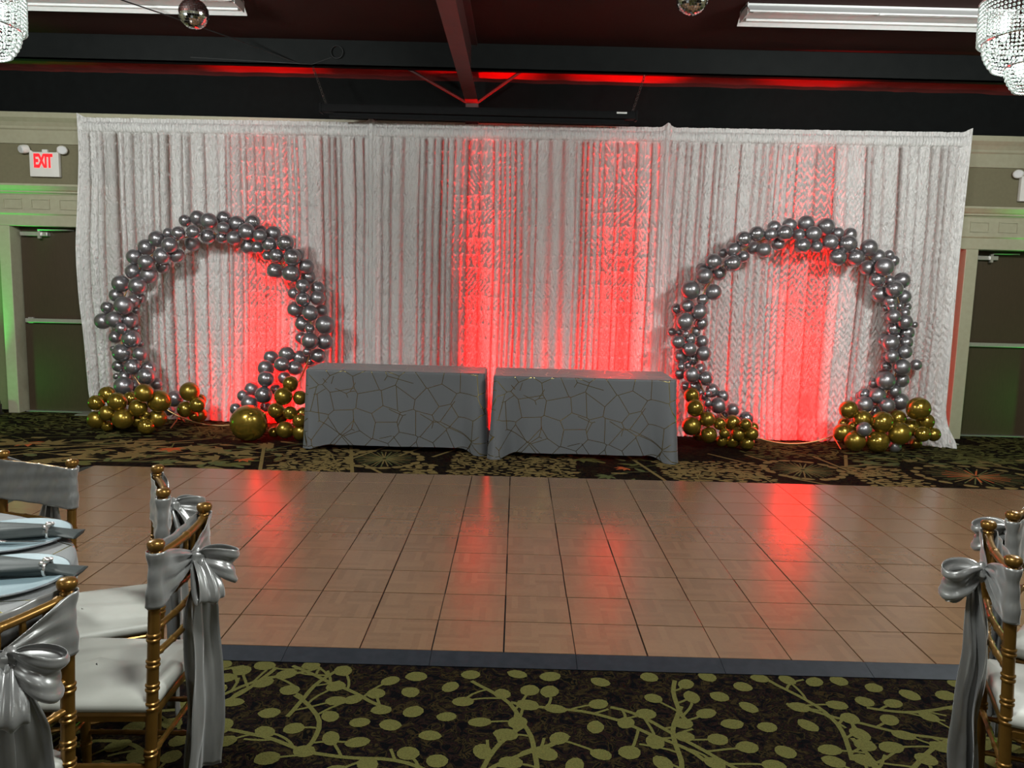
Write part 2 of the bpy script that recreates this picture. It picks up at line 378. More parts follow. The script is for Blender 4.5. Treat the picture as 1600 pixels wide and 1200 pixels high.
# doors in panelled surrounds at both ends of the wall
def surround(x0, x1, name, dname, casings, dx0, dx1, back):
    t_ = empty(name, ((x0+x1)/2, 8.5, 0)); t_['kind'] = 'structure'
    def ch(o): child_at(o, t_); o.location.y += back; return o
    ch(profile_run('cornice', [(8.81, 2.36), (8.51, 2.36), (8.50, 2.375), (8.475, 2.385), (8.475, 2.40), (8.455, 2.412), (8.43, 2.44), (8.42, 2.45), (8.42, 2.47), (8.81, 2.47)], x0, x1, M_trim, t_))
    ch(MB().box(x0, x1, 8.51, 8.81, 2.178, 2.36).build('frieze', M_trim, t_, smooth=False))
    ch(profile_run('architrave', [(8.81, 2.034), (8.505, 2.034), (8.50, 2.04), (8.50, 2.15), (8.485, 2.165), (8.485, 2.18), (8.81, 2.18)], x0, x1, M_trim, t_))
    n = max(1, int((x1-x0)/.30)); st = .30; k0 = x0+.19
    for i in range(n):
        a = k0+i*st
        if a+.20 > x1: break
        fr = MB()
        for (p, q, r, s) in ((a, a+.20, 2.214, 2.224), (a, a+.20, 2.312, 2.322), (a, a+.010, 2.224, 2.312), (a+.19, a+.20, 2.224, 2.312)):
            fr.box(p, q, 8.498, 8.512, r, s)
        ch(fr.build('frieze_panel', M_trim, t_, smooth=False))
    for (a, b2) in casings:
        ch(MB().box(a, b2, 8.50, 8.81, 0, 2.034, bev=.006).build('casing', M_trim, t_, smooth=False))
    d = empty(dname, (dx0, 8.78, 0)); d['kind'] = 'structure'
    def dc(o): child_at(o, d); return o
    dc(MB().box(dx0, dx1, 8.765, 8.809, .012, 2.03, bev=.003).build('door_leaf', M_door, d, smooth=False))
    dc(MB().box(dx0, dx1, 8.70, 8.809, .0, .011).build('threshold', M_alu, d, smooth=False))
    m = .10
    bar = MB().box(dx0+m*.3, dx1-m*.3, 8.715, 8.745, .995, 1.04, bev=.006)
    for xx in (dx0+.05, dx1-.11): bar.box(xx, xx+.06, 8.735, 8.766, .985, 1.05, bev=.005)
    dc(bar.build('push_bar', M_alu, d, smooth=False))
    cx = dx0+.03
    cl = MB().box(cx, cx+.30, 8.70, 8.766, 1.935, 1.98, bev=.006).tube([(cx+.22, 8.70, 1.985), (cx+.22, 8.66, 2.0), (cx+.52, 8.70, 2.005), (cx+.56, 8.765, 2.005)], .007, 6).box(cx+.205, cx+.235, 8.68, 8.71, 1.91, 2.0)
    dc(cl.build('door_closer', M_alu, d, smooth=False))
surround(-6.9, -4.25, 'trim_5', 'door_1', [(-5.575, -5.455), (-4.46, -4.34)], -5.44, -4.465, .10)
surround(4.25, 6.9, 'trim_6', 'door_2', [(4.72, 4.852), (5.79, 5.91)], 4.856, 5.785, 0)

# ================================================================== carpet pattern: tufts of coloured pile set in the dark ground
random.seed(5)
class Pat:
    def __init__(s): s.V = []; s.F = []; s.m = []; s.z = .0012
    def poly(s, pts, mi, z=None):
        z = s.z if z is None else z
        k = len(s.V); s.V += [(x, y, z) for x, y in pts]; s.F.append(tuple(range(k, k+len(pts)))); s.m.append(mi)
    def leaf(s, x, y, a, l, w, mi, n=9, round_=False):
        s.z = .0012+random.random()*.0008
        P = []
        for i in range(n):
            t_ = 2*PI*i/n; u = math.cos(t_); v = math.sin(t_)*(1 if round_ else (1-.35*u))
            u *= l/2*(1+.08*random.uniform(-1, 1)); v *= w/2
            P.append((x+u*math.cos(a)-v*math.sin(a), y+u*math.sin(a)+v*math.cos(a)))
        s.poly(P, mi)
    def line(s, P, w, mi):
        s.z = .0011+random.random()*.0005; n = len(P); k0 = len(s.V)
        for i in range(n):
            a = P[max(i-1, 0)]; c2 = P[min(i+1, n-1)]; L = math.hypot(c2[0]-a[0], c2[1]-a[1]) or 1
            nx, ny = -(c2[1]-a[1])/L*w/2, (c2[0]-a[0])/L*w/2
            s.V += [(P[i][0]+nx, P[i][1]+ny, s.z), (P[i][0]-nx, P[i][1]-ny, s.z)]
        for i in range(n-1):
            k = k0+2*i; s.F.append((k, k+1, k+3, k+2)); s.m.append(mi)
    def maple(s, x, y, a, r, mi):
        s.z = .0016+random.random()*.0006
        for k in range(5):
            b2 = a+(k-2)*.62; rr = r*(1-.13*abs(k-2))
            s.poly([(x, y), (x+.5*rr*math.cos(b2-.35), y+.5*rr*math.sin(b2-.35)), (x+rr*math.cos(b2), y+rr*math.sin(b2)), (x+.5*rr*math.cos(b2+.35), y+.5*rr*math.sin(b2+.35))], mi)
    def medallion(s, x, y, rx, ry, mi, orange=False):
        for k in range(34):
            a = 2*PI*k/34+random.uniform(-.04, .04); r1 = random.uniform(.80, .93)
            s.line([(x+.06*rx*math.cos(a), y+.06*ry*math.sin(a)), (x+r1*rx*math.cos(a), y+r1*ry*math.sin(a))], .011, 3 if k % 3 else mi)
        for k in range(17):
            a = 2*PI*k/17; s.line([(x+.08*rx*math.cos(a), y+.08*ry*math.sin(a)), (x+.6*rx*math.cos(a), y+.6*ry*math.sin(a))], .014, 2 if orange else mi)
        n = 18
        for k in range(n):
            a = 2*PI*k/n+random.uniform(-.06, .06); s.leaf(x+1.06*rx*math.cos(a), y+1.06*ry*math.sin(a), math.atan2(ry*math.cos(a), -rx*math.sin(a)), .12, .075, mi)
P_ = Pat()
def inside(x, y, box): return box[0] < x < box[1] and box[2] < y < box[3]
def vine_patch(box, spacing, ll, lw, n_br, seed, mi=0, bw=.02, skip=None):
    rnd = random.Random(seed); pts = []
    n = int((box[1]-box[0])*(box[3]-box[2])/(spacing*spacing)*1.0)
    tries = 0
    while len(pts) < n and tries < n*12:
        tries += 1
        x = rnd.uniform(box[0]+ll/2, box[1]-ll/2); y = rnd.uniform(box[2]+ll/2, box[3]-ll/2)
        if skip and skip(x, y): continue
        if all((x-a)**2+(y-b2)**2 > (spacing*.72)**2 for a, b2 in pts[-400:]): pts.append((x, y))
    for x, y in pts: P_.leaf(x, y, rnd.uniform(-.7, .7), ll*rnd.uniform(.75, 1.15), lw*rnd.uniform(.75, 1.15), mi, 9, True)
    for k in range(n_br):
        x = rnd.uniform(box[0], box[1]); y = rnd.uniform(box[2], box[3]); a = rnd.uniform(0, 2*PI)
        if abs(math.sin(a)) > .8: a += .8
        L = [(x, y)]
        for j in range(rnd.randint(5, 11)):
            a += rnd.uniform(-.35, .35); st = spacing*.42
            x += st*math.cos(a); y += st*math.sin(a)
            if not inside(x, y, box) or (skip and skip(x, y)): break
            L.append((x, y))
            if j % 3 == 1:
                a2 = a+rnd.choice((-1, 1))*rnd.uniform(.6, 1.0); q = [(x, y)]
                for m in range(3): q.append((q[-1][0]+st*.7*math.cos(a2), q[-1][1]+st*.7*math.sin(a2))); a2 += rnd.uniform(-.3, .3)
                if inside(*q[-1], box): P_.line(q, bw*.8, mi); P_.leaf(q[-1][0], q[-1][1], a2, ll, lw, mi, 9, True)
        if len(L) > 2: P_.line(L, bw, mi)
# near band, in front of the dance floor
def near_vines(box, seed):
    rnd = random.Random(seed); cell = {}
    def free(x, y, d):
        i, j = int(x/.1), int(y/.1)
        for a in range(i-1, i+2):
            for b2 in range(j-1, j+2):
                for (u, v) in cell.get((a, b2), ()):
                    if (x-u)**2+(y-v)**2 < d*d: return False
        return True
    def put(x, y, a):
        if not inside(x, y, box): return
        cell.setdefault((int(x/.1), int(y/.1)), []).append((x, y))
        P_.leaf(x, y, a, rnd.uniform(.074, .092), rnd.uniform(.060, .076), 0, 12, True)
    def walk(x, y, a, n, st, w, curl):
        L = [(x, y)]; k_ = rnd.uniform(-curl, curl)
        for j in range(n):
            k_ = .7*k_+rnd.uniform(-curl, curl)*.5; a += k_
            x += st*math.cos(a); y += st*math.sin(a)
            if not inside(x, y, box): break
            L.append((x, y))
        if len(L) > 1: P_.line(L, w, 0)
        return L, a
    st_ = [(box[0]+(i+.5)*.36, box[2]+(j+.5)*.36) for i in range(int((box[1]-box[0])/.36)) for j in range(int((box[3]-box[2])/.36))]
    rnd.shuffle(st_)
    for x, y in st_:
        x += rnd.uniform(-.15, .15); y += rnd.uniform(-.15, .15)
        L, a = walk(x, y, rnd.choice((0, .5, -.6, 2.4, 3.5, 1.3))+rnd.uniform(-.5, .5), rnd.randint(9, 20), .045, .0175, .26)
        for j in range(1, len(L)-1, 2):
            d = math.atan2(L[j+1][1]-L[j][1], L[j+1][0]-L[j][0])+rnd.choice((-1, 1))*rnd.uniform(.6, 1.1)
            T, a2 = walk(L[j][0], L[j][1], d, rnd.randint(2, 4), .034, .011, .3)
            e = T[-1]
            if free(e[0], e[1], .078): put(e[0]+.02*math.cos(a2), e[1]+.02*math.sin(a2), a2+rnd.uniform(-.4, .4))
    for k in range(9000):
        x, y = rnd.uniform(box[0], box[1]), rnd.uniform(box[2], box[3])
        if free(x, y, .104): put(x, y, rnd.uniform(0, PI))
near_vines((-3.0, 3.2, .4, 3.06), 11)
# band between dance floor and curtain, left to right
Y0, Y1 = 6.26, 8.25
med = [(-1.13, 6.83, .30, .33), (2.55, 6.83, .31, .33)]
def nomed(x, y): return any(((x-a)/(c2*1.25))**2+((y-b2)/(d2*1.25))**2 < 1 for a, b2, c2, d2 in med) or ((x-4.02)/.62)**2+((y-6.75)/.52)**2 < 1
vine_patch((-2.05, -1.35, Y0, 7.25), .085, .075, .045, 26, 21, 1, .012, nomed)
vine_patch((-.95, -.62, Y0, 6.75), .09, .075, .045, 8, 22, 1, .012, nomed)
vine_patch((-.55, .58, Y0, 7.6), .075, .062, .04, 60, 23, 1, .011)
vine_patch((1.25, 2.2, Y0, 7.1), .085, .075, .045, 34, 24, 1, .012, nomed)
vine_patch((2.9, 3.5, Y0, 7.0), .085, .075, .045, 16, 25, 1, .012, nomed)
vine_patch((-6.6, -2.4, 7.45, 8.75), .105, .10, .035, 150, 26, 0, .012)
vine_patch((2.2, 5.0, 7.25, 8.2), .095, .085, .035, 90, 27, 0, .012)
vine_patch((4.9, 6.8, 7.2, 8.75), .095, .085, .04, 90, 28, 0, .012)
for m_ in med: P_.medallion(*m_, 1)
P_.medallion(4.02, 6.75, .46, .38, 1, True)
for (x0, y0, x1, y1) in ((-1.62, 7.75, -1.30, 6.28), (-1.05, 7.7, -1.62, 6.28), (-.72, 7.7, -1.02, 6.95), (-.32, 7.7, -.72, 6.95), (-1.28, 6.62, -1.05, 6.28),
                         (-2.35, 7.35, -2.05, 6.28), (-4.9, 6.2, -2.9, 7.5), (-5.6, 6.5, -3.0, 7.3), (1.02, 7.4, 1.25, 6.28), (1.85, 7.4, 2.25, 6.85), (2.2, 7.4, 2.35, 7.1), (2.85, 7.4, 3.05, 6.3), (2.35, 6.5, 2.6, 6.28), (4.3, 7.3, 5.3, 6.5), (3.2, 7.5, 3.0, 7.0)):
    P_.line([(x0, y0), (x1, y1)], .03, 1)
rnd = random.Random(77)
for (x, y, r, mi) in ((-3.1, 7.04, .20, 2), (-4.45, 7.12, .22, 2), (-2.32, 6.68, .14, 2), (-3.75, 6.62, .22, 1), (-2.62, 7.02, .26, 1), (-3.3, 6.75, .2, 1), (-5.0, 7.25, .25, 0), (-4.0, 7.45, .22, 0),
                      (-4.75, 6.72, .2, 1), (-2.5, 6.45, .16, 3), (.62, 7.05, .22, 0), (.85, 7.2, .2, 0), (.98, 6.72, .13, 2), (.80, 6.42, .16, 3), (1.12, 7.12, .14, 0), (4.9, 7.25, .18, 0), (5.15, 6.95, .13, 2), (3.75, 7.28, .14, 1), (4.45, 7.3, .14, 1), (5.5, 7.0, .2, 0), (-2.95, 6.5, .18, 3), (-3.6, 7.2, .2, 1), (-2.2, 7.1, .12, 3), (.4, 7.3, .13, 3)):
    a = rnd.uniform(0, 6.28)
    P_.maple(x, y, a, r*.95, mi)
    P_.line([(x, y), (x-.35*math.cos(a+rnd.uniform(-.4, .4)), y-.2*math.sin(a)), (x-.6*math.cos(a), y-.28*math.sin(a))], .014, 0 if mi == 2 else mi)
    for k in range(3): P_.leaf(x+rnd.uniform(-.35, .35), y+rnd.uniform(-.2, .2), rnd.uniform(0, 3), .15, .05, rnd.choice((0, 1, 3)))
for k in range(90):
    x, y = rnd.uniform(-6.2, -2.15), rnd.uniform(6.3, 7.45); a = rnd.uniform(-.5, .5)+rnd.choice((0, PI))
    P_.leaf(x, y, a, rnd.uniform(.14, .24), rnd.uniform(.05, .09), rnd.choice((0, 1, 1, 1, 3)))
    if k % 3 == 0: P_.line([(x, y), (x+.2*math.cos(a), y+.2*math.sin(a)), (x+.42*math.cos(a+.3), y+.42*math.sin(a+.3))], .014, 1)
for k in range(26):
    P_.maple(rnd.uniform(-6.0, -2.2), rnd.uniform(6.35, 7.4), rnd.uniform(0, 6.28), rnd.uniform(.16, .26), 1)
for k in range(40):
    x, y = rnd.uniform(3.0, 6.2), rnd.uniform(6.95, 7.6); P_.leaf(x, y, rnd.uniform(-.5, .5), rnd.uniform(.14, .22), rnd.uniform(.05, .08), rnd.choice((0, 1, 3)))
pat = mesh_obj('woven_leaf_pattern', P_.V, P_.F, None, floor, False, mats=[M_leaf, M_tan, M_rust, M_moss], fm=P_.m)
pat['kind'] = 'stuff'

# ================================================================== dance floor: parquet squares, dark edging
TS = .3048; X0 = -1.5416; DY0 = 3.182
df = empty('dance_floor', (0, DY0+5*TS, 0))
tag(df, 'portable wooden parquet dance floor of square tiles in front of the white curtain', 'dance floor')
tb = MB().box(-TS/2+.0018, TS/2-.0034, -TS/2+.0018, TS/2-.0034, -.009, .009, bev=.0012)
proto = tb.build('tile', M_tile, df, smooth=False)
first = True; random.seed(3)
K0, K1 = -6, 20
for k in range(K0, K1):
    for r in range(10):
        o = proto if first else proto.copy()
        if not first: COL.objects.link(o); o.parent = df
        first = False
        o.location = (X0+(k+.5)*TS, (r-4.5)*TS, .013+random.uniform(-.0006, .0006)); o.rotation_euler = (random.uniform(-.0012, .0012), random.uniform(-.0012, .0012), random.choice((0, PI/2)))
MB().box(X0+K0*TS, X0+K1*TS, -5*TS, 5*TS, .0022, .008).build('underlay', M_under, df, smooth=False)
def edge_piece(x0, x1, y0, y1, inner):
    # a bevelled ramp: high side towards the floor
    z0, z1 = .004, .021
    if inner == 'n': V = [(x0, y0, 0.002), (x1, y0, 0.002), (x1, y1, 0.002), (x0, y1, 0.002), (x0, y0, z0), (x1, y0, z0), (x1, y1, z1), (x0, y1, z1)]
    if inner == 's': V = [(x0, y0, 0.002), (x1, y0, 0.002), (x1, y1, 0.002), (x0, y1, 0.002), (x0, y0, z1), (x1, y0, z1), (x1, y1, z0), (x0, y1, z0)]
    if inner == 'e': V = [(x0, y0, 0.002), (x1, y0, 0.002), (x1, y1, 0.002), (x0, y1, 0.002), (x0, y0, z0), (x1, y0, z1), (x1, y1, z1), (x0, y1, z0)]
    if inner == 'w': V = [(x0, y0, 0.002), (x1, y0, 0.002), (x1, y1, 0.002), (x0, y1, 0.002), (x0, y0, z1), (x1, y0, z0), (x1, y1, z0), (x0, y1, z1)]
    return mesh_obj('edge_strip', V, [(0, 3, 2, 1), (4, 5, 6, 7), (0, 1, 5, 4), (1, 2, 6, 5), (2, 3, 7, 6), (3, 0, 4, 7)], M_edge, df, False)
for k in range(K0, K1, 2):
    a, b2 = X0+k*TS+.001, X0+(k+2)*TS-.001
    edge_piece(a, b2, -5*TS-.10, -5*TS, 'n')
for r in range(0, 10, 2):
    a, b2 = (r-5)*TS+.001, (r-3)*TS-.001
    edge_piece(X0+K0*TS-.10, X0+K0*TS, a, b2, 'e'); edge_piece(X0+K1*TS, X0+K1*TS+.10, a, b2, 'w')
for k in range(K0, K1, 2):
    a, b2 = X0+k*TS+.001, X0+(k+2)*TS-.001
    edge_piece(a, b2, 5*TS, 5*TS+.012, 's')

# ================================================================== curtain
def smooth01(t): t = np.clip(t, 0, 1); return t*t*(3-2*t)
CH = 3.15
# red glow cores put into the cloth: extra translucency in front of each uplight (centre x, half width)
GLOW_SPANS = ((-2.68, .20), (-.50, .22), (1.05, .26), (2.95, .30))
def drape(x0, x1, seed, knots, chev, label, left_open=False, right_open=False):
    rs = np.random.RandomState(seed)
    nx = int((x1-x0)/.0075); nz = 308
    zt = np.concatenate([np.linspace(0, 2.96, 280), np.linspace(2.972, CH, 28)])
    x = np.linspace(x0, x1, nx)
    X, Z = np.meshgrid(x, zt, indexing='ij')
    # panels between slits
    cs = [x0-.3]
    while cs[-1] < x1+.3: cs.append(cs[-1]+rs.choice([.055, .075, .10, .13, .17], p=[.28, .28, .2, .16, .08])*rs.uniform(.85, 1.15))
    cs = np.array(cs); sw = rs.uniform(.006, .016, len(cs)); wide = rs.rand(len(cs)) < .2; sw[wide] = rs.uniform(.018, .034, wide.sum())
    pb = rs.uniform(.020, .050, len(cs)); pt = rs.uniform(.05, .40, len(cs))**1.3*1.5; stn = rs.uniform(.35, .85, len(cs))
    Xw = X+.045*(vnoise2(X*1.1+5, Z*.55+3, seed+1)-.5)+.012*(vnoise2(X*4+5, Z*1.7+3, seed+2)-.5)
    i = np.clip(np.searchsorted(cs, Xw)-1, 0, len(cs)-2)
    tl = Xw-cs[i]; wd = cs[i+1]-cs[i]; tt = tl/wd
    bulge = np.sqrt(np.clip(1-(2*tt-1)**2, 0, 1))
    dist = np.minimum(tl, wd-tl); near = np.where(tl < wd-tl, i, i+1)
    slit = np.exp(-(dist/sw[near])**2)
    depth = .55*pb[i]*bulge*(.75+.5*vnoise2(X*3, Z*1.2, seed+9))-.020*slit
    thin_glow = pt[i]*(.6+.8*vnoise2(X*6, Z*.8+7, seed+4))+stn[near]*slit*.95
    for (c_, h_) in GLOW_SPANS:
        thin_glow = thin_glow+.86*(1-thin_glow)*np.exp(-((Xw-c_)/h_)**4)*(.80+.4*vnoise2(X*9, Z*.5+4, seed+70))*(.45+.55*smooth01((2.75-Z)/1.1))
    # pintuck knots
    kx, kz = .068, .148
    row = np.floor(Z/kz); xo = Xw+np.where(row % 2 == 0, 0, kx/2)
    jx = (vnoise2(np.floor(xo/kx)+7, row+3, seed+12)-.5)*.022
    fx = (xo/kx-np.floor(xo/kx)-.5)*kx+jx; fz = (Z/kz-row-.5)*kz+.030*(vnoise2(np.floor(xo/kx)*1.37+17, row*1.71+5, seed+13)-.5)+.3*fx*(vnoise2(np.floor(xo/kx)*1.9+2, row*1.3+5, seed+14)-.5)*2
    ksz = np.exp(-(fx/.0095)**2-(fz/.0085)**2)
    depth -= knots*.022*ksz; thin_k = 1-.7*knots*ksz
    ang = np.arctan2(fz, fx); rr = np.hypot(fx, fz*.7)
    depth += knots*.0050*np.sin(ang*4+seed+row)*np.exp(-(rr/.020)**2); thin_glow = thin_glow*thin_k
    for sg in (1, -1):
        dg = Xw*.8*sg+Z*.5
        depth += (.0030+.0022*knots)*np.sin(2*PI*(dg/.034+1.6*vnoise2(X*7, Z*5, seed+61+sg)))*smooth01(3*vnoise2(X*6+sg*9, Z*6, seed+62+sg)-1.3)
    # crumpled chevrons of the pintuck weave
    low = smooth01((2.6-Z)/1.6)
    cw = .072
    q = Xw/cw+.35*vnoise2(X*2, Z*2, seed+20)
    tri = np.abs(q-np.floor(q)-.5)*2
    a = Z/.082+tri*(.6+.7*vnoise2(X*3, Z*3, seed+25))+1.7*vnoise2(X*6, Z*5, seed+21)
    amp = chev*(.55+.45*low)*(.25+1.3*vnoise2(X*7, Z*7, seed+22))
    depth += amp*.0100*np.sin(2*PI*a)+amp*.006*(tri-.5)
    depth += .004*(vnoise2(X*26, Z*16, seed+23)-.5)*(.5+chev)
    # rod pocket and heading
    hd = smooth01((Z-2.985)/.03)
    gath = .010*np.sin(2*PI*X/.031+5*vnoise(X*9, seed+30))+.006*np.sin(2*PI*X/.0137)
    pocket = .030*np.sqrt(np.clip(1-((Z-3.055)/.05)**2, 0, 1))
    depth = depth*(1-hd)+(gath*.6+pocket+.012)*hd
    thin_glow = thin_glow*(1-hd)+.03*hd
    gz = smooth01((Z-2.55)/.4)*(1-hd)
    depth += gz*.006*np.sin(2*PI*X/.043+6*vnoise(X*5, seed+31))
    # selvedges hanging in front at the uprights
    for e, on in ((x0, True), (x1, True)):
        s_ = np.abs(X-e)
        w_ = .030+.045*smooth01((3.1-Z)/2.2)
        k_ = np.exp(-(s_/w_)**2)
        depth = depth*(1-k_)+k_*(.055+.012*np.sin(s_*160))
        thin_glow = thin_glow*(1-k_)
    flare = smooth01((.35-Z)/.35)
    depth += flare*.035*(1+.6*np.sin(X*16+seed))
    Xs = X.copy()
    if left_open:
        k_ = np.exp(-((X-x0)/.25)**2); Xs -= k_*(.075*np.sin(PI*np.clip(Z/CH, 0, 1))**2+.02*(vnoise(Z*2.2, seed+40)-.5))
        Xs += np.exp(-((X-x0)/.2)**2)*flare*.06
    if right_open:
        k_ = np.exp(-((X-x1)/.25)**2); Xs -= k_*(.012*np.sin(PI*np.clip((Z-.3)/CH, 0, 1))**2); Xs += k_*smooth01((.4-Z)/.4)*.07
        depth += k_*smooth01((.22-Z)/.22)*.10*(1+.3*np.sin(X*60))
    top = np.exp(-((np.abs(X-x0))/.045)**2)+np.exp(-((np.abs(X-x1))/.045)**2)
    Zs = Z+smooth01((Z-2.9)/.25)*(.035*top+.006*(vnoise(X*30, seed+50)-.5))+.004
    Y = CURT0[1]+(X-CURT0[0])*(CURT1[1]-CURT0[1])/(CURT1[0]-CURT0[0])-depth
    V = np.stack([Xs, Y, Zs], -1).reshape(-1, 3); F0 = grid_faces(nx, nz)
    zc = np.repeat(np.arange(nx-1), nz-1)*0+np.tile(zt[:-1], nx-1)
    root = empty('backdrop_curtain', ((x0+x1)/2, curt_y((x0+x1)/2), 0))
    tag(root, label, 'curtain', 'white pintuck drape panels of the backdrop')
    th = np.clip(thin_glow, 0, 1).reshape(-1)
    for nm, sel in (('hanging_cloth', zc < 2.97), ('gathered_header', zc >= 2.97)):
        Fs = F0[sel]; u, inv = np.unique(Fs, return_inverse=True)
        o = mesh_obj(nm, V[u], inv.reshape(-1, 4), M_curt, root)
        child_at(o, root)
        at_ = o.data.attributes.new('thin_glow', 'FLOAT', 'POINT'); at_.data.foreach_set('value', th[u].astype(np.float32))
    return root
SX = [-4.60, -1.535, 1.475, 4.45]
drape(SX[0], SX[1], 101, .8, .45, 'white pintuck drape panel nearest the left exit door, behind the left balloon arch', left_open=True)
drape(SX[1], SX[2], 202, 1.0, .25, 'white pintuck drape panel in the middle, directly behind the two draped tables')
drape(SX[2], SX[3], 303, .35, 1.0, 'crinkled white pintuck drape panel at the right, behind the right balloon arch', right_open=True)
# pipe frame that carries the drapes
pf = empty('drape_pipe_frame', (0, curt_y(0), 0))
tag(pf, 'slim metal pipe frame whose upright tops poke up above the drapes', 'pipe stand')
for k, xx in enumerate(SX):
    yy = curt_y(xx)
    child_at(MB().tube([(xx, yy+.03, .01), (xx, yy+.03, 3.17)], .022, 10).build('upright', M_beam if k == 1 else M_alu, pf), pf)
    child_at(MB().box(xx-.20, xx+.20, yy-.0, yy+.22, .003, .012, bev=.002).build('base_plate', M_alu, pf, smooth=False), pf)
for a, b2 in zip(SX[:-1], SX[1:]):
    child_at(MB().tube([(a, curt_y(a)+.0, 3.06), (b2, curt_y(b2)+.0, 3.06)], .016, 8).build('crossbar', M_alu, pf), pf)
child_at(MB().box(SX[1]-.035, SX[1]+.035, curt_y(SX[1])-.01, curt_y(SX[1])+.05, 3.165, 3.205, bev=.006).build('upright_cap', M_beam, pf), pf)
# balloon centres and radii in metres (x, y, z, r)
ARCH_L = [(-3.377,8.138,2.104,0.058),(-3.252,8.151,2.136,0.073),(-3.088,8.019,2.099,0.078),(-3.399,8.028,1.97,0.066),(-3.25,8.028,1.986,0.068),(-3.147,8.142,1.951,0.073),(-3.351,8.25,1.879,0.076),(-3.546,8.136,1.973,0.053),(-3.668,8.132,1.914,0.079),(-3.483,8.011,1.849,0.078),(-3.788,8.157,1.828,0.08),(-3.462,8.132,1.751,0.072),(-3.579,8.049,1.741,0.082),(-3.903,8.134,1.728,0.075),(-3.718,7.995,1.673,0.076),(-3.671,8.258,1.639,0.07),(-3.925,8.151,1.578,0.078),(-3.736,8.094,1.546,0.085),(-4.038,8.107,1.454,0.085),(-3.819,8.014,1.436,0.087),(-4.106,8.143,1.334,0.067),(-3.92,8.252,1.304,0.062),(-3.934,8.14,1.277,0.061),(-3.966,8.009,1.236,0.09),(-4.203,8.146,1.205,0.062),(-4.249,8.136,1.065,0.081),(-4.072,8.015,1.092,0.079),(-3.965,8.12,1.085,0.082),(-3.961,8.258,1.179,0.037),(-3.986,7.983,1.004,0.057),(-3.942,8.196,0.991,0.05),(-4.127,8.134,0.904,0.062),(-3.913,8.034,0.9,0.09),(-3.928,8.259,0.837,0.038),(-4.02,8.041,0.753,0.09),(-4.214,8.256,0.771,0.032),(-3.828,8.032,0.747,0.069),(-4.105,8.134,0.606,0.062),(-3.915,8.041,0.612,0.08),(-3.798,8.15,0.591,0.076),(-3.763,8.016,0.525,0.088),(-4.051,8.15,0.493,0.066),(-4.011,8.031,0.413,0.092),(-3.956,8.154,0.402,0.054),(-3.716,8.142,0.431,0.058),(-4.195,8.261,0.48,0.035),(-3.523,8.129,0.283,0.081),(-3.646,8.246,0.143,0.063),(-2.985,8.153,2.139,0.073),(-2.943,8.017,2.032,0.06),(-2.847,8.127,2.085,0.079),(-2.72,8.047,2.004,0.084),(-2.692,8.149,2.106,0.074),(-2.638,8.241,2.022,0.061),(-2.574,8.003,1.966,0.065),(-3.002,8.146,1.947,0.061),(-2.846,8.024,1.936,0.068),(-2.749,8.173,1.858,0.075),(-2.637,8.116,1.851,0.061),(-2.501,8.072,1.884,0.074),(-2.481,8.142,2,0.073),(-2.329,8.036,1.903,0.082),(-2.422,8.032,1.774,0.068),(-2.542,8.134,1.77,0.049),(-2.257,8.015,1.761,0.086),(-2.264,8.261,1.797,0.058),(-2.469,8.129,1.623,0.081),(-2.276,8.021,1.598,0.087),(-2.139,8.097,1.675,0.074),(-2.147,8.187,1.571,0.074),(-2.163,8.032,1.478,0.068),(-2.042,8.173,1.455,0.07),(-2.311,8.252,1.394,0.066),(-2.156,8.015,1.342,0.074),(-2.024,8.083,1.36,0.073),(-2.27,8.131,1.234,0.08),(-2.084,8.015,1.207,0.079),(-2.027,8.258,1.228,0.06),(-2.197,8.144,1.088,0.082),(-1.935,8.032,1.093,0.093),(-2.087,8.003,1.05,0.048),(-2.241,8.241,0.936,0.063),(-2.092,8.021,0.927,0.085),(-1.966,8.136,0.914,0.081),(-2.126,8.039,0.815,0.042),(-2.038,8.142,0.763,0.076),(-2.246,8.189,0.736,0.073),(-2.158,8.268,0.701,0.059),(-2.363,8.124,0.777,0.078),(-2.555,8.235,0.728,0.077),(-2.378,8.017,0.68,0.077),(-2.578,8.131,0.625,0.083),(-2.271,8.099,0.637,0.074),(-2.544,8.018,0.527,0.082),(-2.423,8.246,0.515,0.067),(-2.756,8.23,0.386,0.077),(-2.566,8.015,0.362,0.088),(-2.516,8.258,0.388,0.061),(-2.814,8.128,0.331,0.062),(-2.722,8.048,0.266,0.086),(-2.891,8.125,0.191,0.062),(-2.617,8.235,0.206,0.059)]
GOLD_L1 = [(-4.036,7.754,0.365,0.079),(-4.09,7.641,0.297,0.074),(-3.854,7.587,0.323,0.089),(-3.833,7.809,0.322,0.068),(-3.568,7.54,0.423,0.086),(-3.472,7.656,0.327,0.106),(-3.665,7.618,0.26,0.087),(-3.964,7.587,0.206,0.072),(-4.122,7.695,0.12,0.087),(-3.809,7.592,0.154,0.097),(-3.731,7.714,0.115,0.063),(-3.576,7.6,0.206,0.025),(-3.599,7.587,0.16,0.03),(-3.523,7.713,0.148,0.087),(-3.587,7.605,0.081,0.077),(-3.833,7.816,0.064,0.06),(-3.977,7.815,0.08,0.076),(-4.018,7.7,0.059,0.055)]
GOLD_L2 = [(-3.292,7.938,0.387,0.096),(-3.203,7.899,0.26,0.077),(-3.342,7.938,0.205,0.08),(-3.286,8.15,0.117,0.079),(-3.277,8.158,0.268,0.063),(-3.296,8.031,0.124,0.049)]
